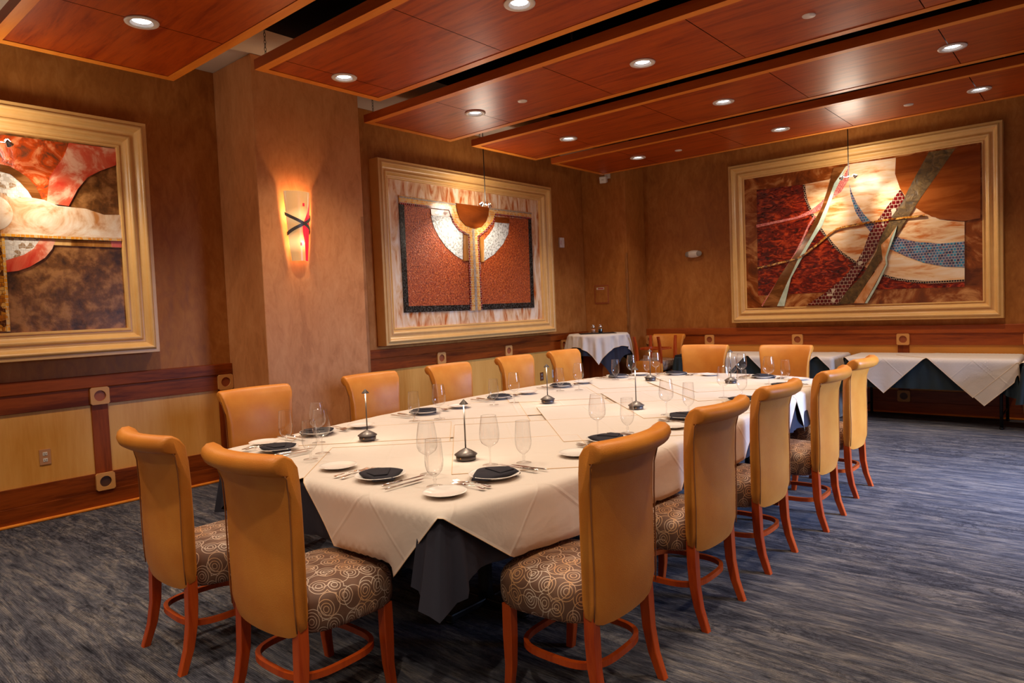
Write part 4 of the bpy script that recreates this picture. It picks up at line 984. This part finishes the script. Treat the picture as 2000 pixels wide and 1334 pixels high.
# plate xy, then measured wine, goblet and bread positions (None: usual place)
SET = [((-3.36, 1.93), (-3.053, 2.002), (-2.978, 1.884), (-3.60, 1.99)), ((-2.369, 1.835), (-2.228, 1.985), (-2.047, 1.857), (-2.698, 1.85)),
       ((-1.95, 2.107), (-2.109, 2.256), (-2.006, 2.37), (-1.93, 1.80)), ((-1.95, 2.98), (-2.069, 3.071), (-1.975, 3.222), (-1.895, 2.63)), ((-1.94, 3.81), (-2.081, 3.865), (-1.996, 3.997), (-1.844, 3.49)),
       ((-1.90, 4.62), (-2.086, 4.732), (-2.01, 4.88), (-1.83, 4.32)), ((-1.93, 5.50), (-2.09, 5.63), (-2.0, 5.76), (-1.86, 5.18)),
       ((-3.60, 2.34), (-3.329, 2.163), (-3.437, 2.028), (-3.563, 2.631)), ((-3.62, 3.22), (-3.318, 3.078), (-3.406, 2.936), (-3.60, 3.54)), ((-3.66, 4.05), (-3.357, 3.884), (-3.422, 3.727), (-3.64, 4.38)),
       ((-3.65, 4.87), (-3.351, 4.714), (-3.46, 4.597), (-3.63, 5.18)), ((-3.60, 5.72), (-3.362, 5.59), (-3.47, 5.48), (-3.50, 5.98)),
       ((-3.175, 6.10), (-3.277, 5.90), (-3.415, 5.97), (-2.83, 6.12)), ((-2.31, 6.08), (-2.437, 5.92), (-2.553, 6.00), (-1.98, 6.02))]
HEAD = {'N': 0, 'R': PI/2, 'L': -PI/2, 'F': PI}
for c, s4 in zip(CH, SET):
    a = HEAD[c[5]]; w = c[4]; (px, py), wn, gb, br = s4
    f = Vector((-math.sin(a), math.cos(a))); r = Vector((math.cos(a), math.sin(a))); P = Vector((px, py))
    def at(rr, ff): v = P+r*rr+f*ff; return v.x, v.y
    put('plate', px, py, a, 'white plate under the napkin '+w)
    put('napkin', px, py, a+random.uniform(-.35, .35), 'folded black napkin on the plate '+w, -.004)
    put('bread', br[0], br[1], a, 'small empty white bread plate '+w)
    put('wine', wn[0], wn[1], a, 'tall clear wine glass '+w)
    put('goblet', gb[0], gb[1], a, 'clear short stemmed water goblet '+w)
    x, y = at(.155, .0); put('steak', x, y, a+random.uniform(-.06, .06), 'thick handled steak knife '+w)
    x, y = at(.195, -.03); put('butter', x, y, a+random.uniform(-.06, .06), 'thin steel knife '+w)
    x, y = at(-.145, -.01); put('fork_a', x, y, a+random.uniform(-.05, .12), 'long steel fork '+w)
    x, y = at(-.178, -.02); put('fork_b', x, y, a+random.uniform(-.05, .12), 'shorter outer steel fork '+w)

# ------------------------------------------------------------------ tall round table in the corner
RC = (-5.66, 8.50); RR = .43; RT = 1.065
t = thing('cocktail_table', (RC[0], RC[1], 0), 0, 'tall round table in the corner under a white and a black cloth', 'table')
MB().lathe([(.0, RT-.03), (RR-.01, RT-.03), (RR, RT-.02), (RR, RT-.004), (RR-.005, RT-.001), (0, RT-.001)], n=48).build('tabletop', M['leg_wood'], t)
MB().box((-.17, -.17, .03), (.17, .17, RT-.03), .006).build('pedestal', M['cherry_z'], t)
MB().box((-.26, -.26, 0), (.26, .26, .04), .008).build('base', M['cherry_x'], t)
def round_cloth(half, rot, zt, mat, label, group, amp, hem, lift=0.0):
    mb = MB(); NT = 240; NV = 16; rings = []
    for k in range(NV+1):
        row = []
        for i in range(NT):
            th = 2*PI*i/NT; a = th-rot; reach = half/max(abs(math.cos(a)), abs(math.sin(a))); drop = reach-RR
            if k <= 3: rr = RR*(k/3) if k else .001; row.append((rr*math.cos(th), rr*math.sin(th), zt)); continue
            v = (k-3)/(NV-3); z = zt-.003-drop*v
            fold = math.sin(17*th+1.0)+.5*math.sin(29*th)
            rr = RR+.006+lift+v*drop*.12+amp*fold*sm(0, .5, v)*(.5+.5*drop/.5)
            row.append((rr*math.cos(th), rr*math.sin(th), z))
        rings.append(row)
    mb.loft(rings, True, False); o = mb.build('tablecloth', M[mat], smooth=True, loc=(RC[0], RC[1], 0)); tag(o, label, 'tablecloth', group)
    if hem: MB().tube(rings[-1], .003, 5, True).build('hem', M[hem], o, smooth=True)
round_cloth(.72, D(8), RT+.001, 'dark_cloth', 'black cloth hanging lowest round the tall corner table', None, .016, None)
round_cloth(.60, D(-12), RT+.004, 'white_cloth', 'white pleated cloth draped over the tall corner table', None, .022, 'hem', .016)
tr = MB().box((-.26, -.17, 0), (.26, .17, .008), .002).build('serving_mat', M['black'], loc=(RC[0]+.0, RC[1]-.02, RT+.0045)); tr.rotation_euler = (0, 0, D(40)); tag(tr, 'flat black mat under the two mills on the tall corner table', 'mat')
for k_, (dx, dy, mt, lb) in enumerate(((-.05, -.05, 'beige_plate', 'clear topped salt mill with pale filling, left of the two mills'), (.03, .02, 'black', 'clear topped pepper mill with dark filling, right of the two mills'))):
    g = thing('spice_mill', (RC[0]+dx, RC[1]+dy, RT+.0128), 0, lb, 'spice mill', 'spice mills on the tall corner table')
    MB().lathe([(.0, .0), (.030, .0), (.031, .05), (.029, .058), (0, .058)], n=24).build('filled_jar', M[mt], g)
    MB().lathe([(.033, .0), (.034, .06), (.031, .075), (.026, .080)], n=24).build('jar_glass', M['glass'], g, smooth=True)
    MB().lathe([(.028, .078), (.034, .084), (.034, .092), (.022, .098), (.018, .104), (.024, .112), (.020, .124), (0, .130)], n=24).build('grinder_top', M['chrome'], g, smooth=True)

# ------------------------------------------------------------------ buffet tables along the back wall
def buffet(x0, x1, y0, y1, ztop, centres, label, ref, extra=()):
    t = thing('buffet_table', (0, 0, 0), 0, label, 'table', 'buffet tables along the back wall')
    MB().box((x0, y0, ztop-.03), (x1, y1, ztop-.001), .004).build('tabletop', M['black'], t)
    for x in (x0+.12, x1-.12):
        for y in (y0+.05, y1-.08): MB().tube([(x, y, .02), (x, y, ztop-.03)], .016, 12).build('leg', M['black'], t); MB().lathe([(.02, 0), (.022, .02)], (x, y, 0), 12, True).build('leg_foot', M['black'], t)
        MB().tube([(x, y0+.05, .14), (x, y1-.08, .14)], .010, 8).build('crossbar', M['black'], t)
    poly = [(x0, y0), (x1, y0), (x1, y1), (x0, y1)]
    skirt(poly, ztop+.001, .34, ((x0, y0), (x1, y0)), lambda x, y: 0, 'teal_cloth', 'under_cloth', 'dark cloth hanging under the white cloths of '+ref, 'tablecloth', push=False, cfold=.06)
    z = ztop+.004
    for (cx, cy, h, nm) in list(extra)+list(centres):
        cloth(poly, cx, cy, h, z, 'white pointed cloth on %s, %s' % (ref, nm), 'tablecloth', 'white cloths on the buffet tables', push=False, off=.012, rip=lambda bx, by, d: .018*d*math.sin(bx*14)+.01*d*math.sin(bx*31+2)); z += .0012
buffet(-4.56, -2.50, 8.75, 9.49, .745, ((-3.95, 9.12, .80, 'left one of three'), (-3.09, 9.12, .80, 'middle one of three'), (-2.23, 9.12, .80, 'right one of three')), 'long buffet table by the back wall, behind the two far chairs', 'the left buffet table')
buffet(-2.33, -.70, 8.75, 9.49, .745, ((-1.92, 9.12, .80, 'left one hanging in front'), (-1.06, 9.12, .81, 'right one hanging in front')), 'long buffet table by the back wall, right of the big table', 'the middle buffet table', extra=((-.96, 9.12, .89, 'lowest tip under the others'),))
buffet(-.60, 1.3, 8.30, 9.05, .745, ((-.15, 8.7, .80, 'left one of two'), (.75, 8.7, .80, 'right one of two')), 'buffet table cut off by the right edge', 'the right buffet table')

# ------------------------------------------------------------------ small fittings on the walls
def outlet(x, y, z, plate, face, label):
    t = thing('wall_outlet', (x, y, z), 0, label, 'power outlet', 'power outlets')
    MB().box((0, -.038, -.060), (.006, .038, .060), .002).build('cover_plate', M[plate], t)
    for dz in (-.024, .024):
        o = MB().box((.004, -.016, dz-.014), (.0085, .016, dz+.014), .003).build('socket', M[face], t)
        MB().box((.0086, -.008, dz-.004), (.0092, -.005, dz+.006)).box((.0086, .005, dz-.004), (.0092, .008, dz+.006)).box((.0086, -.002, dz-.010), (.0092, .002, dz-.006)).build('slots', M['black'], o)
outlet(WX+.015, 1.60, .487, 'beige_plate', 'white_plastic', 'beige power outlet in the maple panel at the lower left')
outlet(WX+.015, 7.80, .485, 'brown_plate', 'grey_plastic', 'brown power outlet low on the wall between the far wall side chairs')
t = thing('wall_switch', (WX+.015, 8.08, .50), 0, 'white switch plate low on the wall right of the brown outlet', 'switch')
MB().box((0, -.035, -.058), (.006, .035, .058), .002).build('cover_plate', M['white_plastic'], t); MB().box((.005, -.012, -.028), (.011, .012, .028), .002).build('rocker', M['grey_plastic'], t)
t = thing('fire_alarm', (WX, 8.40, 2.45), 0, 'white wall alarm with red lettering right of the T shaped mosaic', 'alarm')
MB().box((0, -.055, -.075), (.035, .055, .075), .008).build('housing', M['white_plastic'], t)
o = MB().lathe([(.0, .022), (.018, .018), (.026, .0)], n=20).build('strobe', M['glass'], t, smooth=True); o.rotation_euler = (0, PI/2, 0); o.location = (.036, .02, .01)
def text(s_, size, mat, parent, loc, rot, name='lettering'):
    cu = bpy.data.curves.new(name, 'FONT'); cu.body = s_; cu.size = size; cu.extrude = .0004; cu.align_x = 'CENTER'; cu.align_y = 'CENTER'
    o = bpy.data.objects.new(name, cu); COL.objects.link(o); 
    dg = bpy.context.evaluated_depsgraph_get(); me = bpy.data.meshes.new_from_object(o.evaluated_get(dg)); bpy.data.objects.remove(o)
    q = bpy.data.objects.new(name, me); COL.objects.link(q); me.materials.append(M[mat]); q.parent = parent; q.location = loc; q.rotation_euler = rot; return q
text('FIRE', .034, 'red_print', t, (.0358, -.033, 0), (PI/2, -PI/2, PI/2))
t = thing('emergency_light', (-4.60, BY, 2.185), 0, 'white oval emergency light on the back wall left of the big mosaic', 'emergency light')
mb = MB(); rings = []
for i in range(13):
    a = PI*i/12; r = max(math.sin(a), .02); rings.append([(-.125*math.cos(a), -.045+(-.042)*r*math.cos(b_), .055*r*math.sin(b_)) for b_ in [2*PI*k_/20 for k_ in range(20)]])
mb.loft(rings, True, True); mb.build('housing', M['white_plastic'], t, smooth=True); MB().box((-.07, -.03, -.04), (.07, 0, .04), .004).build('mount', M['white_plastic'], t)
for sx in (-1, 1):
    o = MB().lathe([(.0, .012), (.032, .010), (.040, .0), (.040, -.02)], n=24).build('lamp_face', M['grey_plastic'], t, smooth=True); o.location = (sx*.095, -.062, 0); o.rotation_euler = (PI/2, 0, sx*.45)
t = thing('access_panel', (-5.90, 9.0, 1.65), 0, 'small square access panel on the corner column with a printed label', 'access panel')
MB().box((-.13, -.008, -.145), (.13, 0, .145), .003).build('frame', M['block_disc'], t); MB().box((-.11, -.012, -.125), (.11, -.006, .125), .003).build('door', M['plaster'], t)
lb = MB().box((-.085, -.0135, .075), (.055, -.0115, .108), .001).build('sticker', M['white_plastic'], t); MB().box((-.060, -.0142, .083), (.045, -.0134, .100)).build('print', M['red_print'], lb)
t = thing('security_camera', (-5.72, 8.985, 3.42), 0, 'small white camera on the corner column just below the ceiling panel', 'camera')
MB().box((-.01, -.06, -.02), (.05, .015, .055), .004).build('bracket', M['white_plastic'], t)
o = MB().box((-.05, -.05, -.05), (.05, .05, .05), .008).build('housing', M['white_plastic'], t); o.location = (-.005, -.10, -.045); o.rotation_euler = (.25, 0, .3)
MB().lathe([(0, .004), (.018, .003), (.02, 0)], n=16).build('lens_window', M['grey_plastic'], o).location = (0, -.052, 0)
